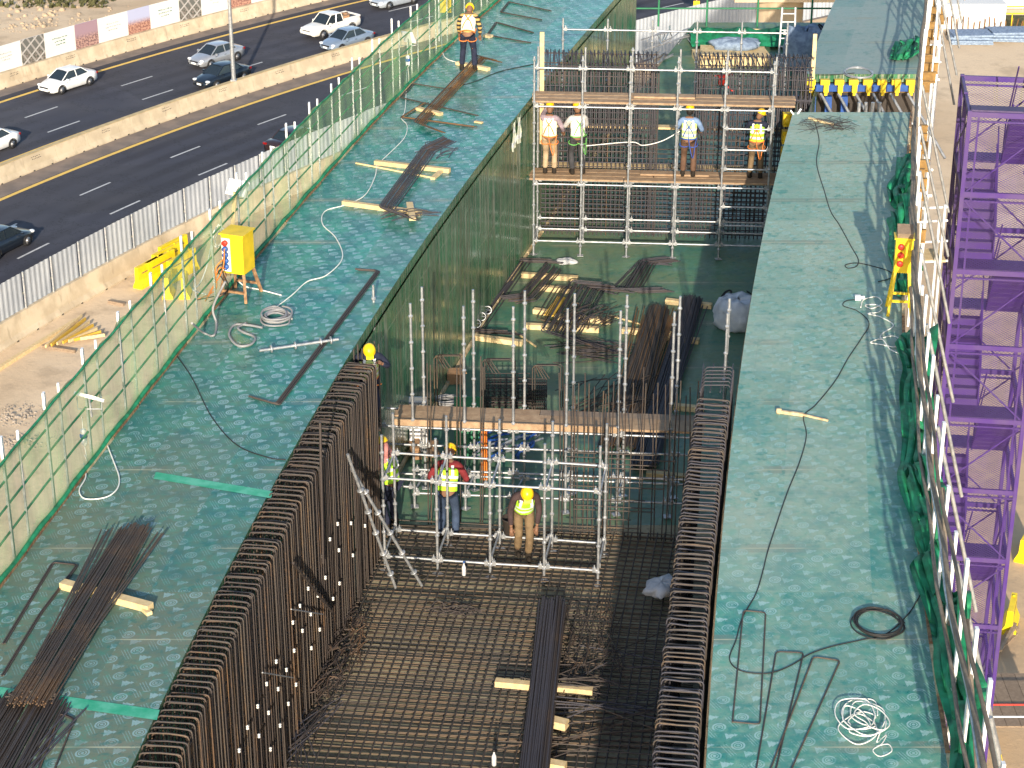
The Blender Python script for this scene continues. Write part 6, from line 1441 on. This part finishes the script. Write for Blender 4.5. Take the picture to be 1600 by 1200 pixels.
for k in range(1500):
    p = p0+Vector((rnd(-14, 8), rnd(-4, 16), 0)); h = rnd(.15, .6)
    for q in range(2): a = rnd(0, 6.28); m.add([p+Vector((.25*math.cos(a), .25*math.sin(a), 0)), p-Vector((.25*math.cos(a), .25*math.sin(a), 0)), p+Vector((rnd(-.4, .4), rnd(-.4, .4), h))], [(0,1,2)])
tag(m.build('dry_scrub', M['scrub']), kind='stuff')
# ---------------------------------------------------------------- far end of the trench floor
rl = thing('end_railing', (5, 67, ZF), 'dark tube railing across the far end of the trench floor', 'railing')
ye = 67.0
for u in (1028, 1103, 1182, 1266, 1318):
    x = aty(u, 60, ye).x; m = MB(); m.tube([(x, ye, ZF), (x, ye, ZF+1.25)], .035, 6); m.build('post', M['green'], rl)
for z in (.6, 1.15): m = MB(); m.tube([(eB(58.7), ye, ZF+z), (eC(ye), ye, ZF+z)], .03, 6); m.build('rail', M['green'], rl)
def fp(u, v): return bp(u, v, ZF)
scrap('pipe_scrap', fp(1052, 66), .6, .7, 13, .024, ('galv', 'galv'), 'fan of grey pipes lying at the far end of the trench floor, left', .25, (1.0, 2.2), dirn=1.1)
bundle('pipe_scrap', fp(1010, 100)+Vector((0, .0, 0)), fp(1040, 85), 7, .6, 2, .02, ('galv', 'galv'), 'grey bars just behind the back rebar wall', 1, 1, 2)
m = MB(); p = fp(1145, 100); m.box(p+Vector((0, .3, .12)), (2.3, 1.3, .24), RZ(.1)); m.box(p+Vector((0, .3, .30)), (2.0, 1.1, .1), RZ(-.1)); tag(m.build('pallet_stack', M['timber']), 'stack of pale plywood sheets behind the back rebar wall', 'plywood stack')
sack('tarpaulin', fp(1150, 92)+Vector((0, 0, .3)), (1.5, .9, .35), 'sackb', 'grey blue tarpaulin lying on the plywood stack behind the rebar wall', .2, 0, 11, 'tarpaulin')
ob = None
m = MB(); p = fp(1165, 68); rows = []
for i in range(10): rows.append([p+Vector((-1.8+j*.32+rnd(-.05, .05), -.8+i*.22, .1+.35*abs(math.sin(j*.9+i*.5))*math.sin(i/9*math.pi)+rnd(0, .05))) for j in range(14)])
m.grid(rows, 0, True); tag(m.build('green_sheet', M['netd']), 'crumpled green sheet at the far end of the trench floor', 'sheet')
for k in range(6): timber(1105+k*14, 84-k*6, 1180+k*8, 76-k*4, ZF, ('first', 'second', 'third', 'fourth', 'fifth', 'sixth')[k]+' thin lath from the front in the litter behind the back rebar wall', .05, .04, zoff=.03*k)
sack('bulk_bag', fp(1256, 108), (1.35, 1.1, 1.35), 'sackb', 'large blue grey woven sack at the far right corner of the trench', .12, 1, 15, 'bulk bag', top=1)
m = MB(); p = fp(1228, 108)
for x in (-.25, .25): m.tube([p+Vector((x, 0, 0)), p+Vector((x*.8, .1, 1.9))], .03, 6)
for k in range(7): m.tube([p+Vector((-.25+.01*k, .02*k, .2+.25*k)), p+Vector((.25-.01*k, .02*k, .2+.25*k))], .02, 5)
tag(m.build('step_ladder', M['galvw']), 'white metal ladder standing left of the blue grey sack at the far corner', 'ladder')
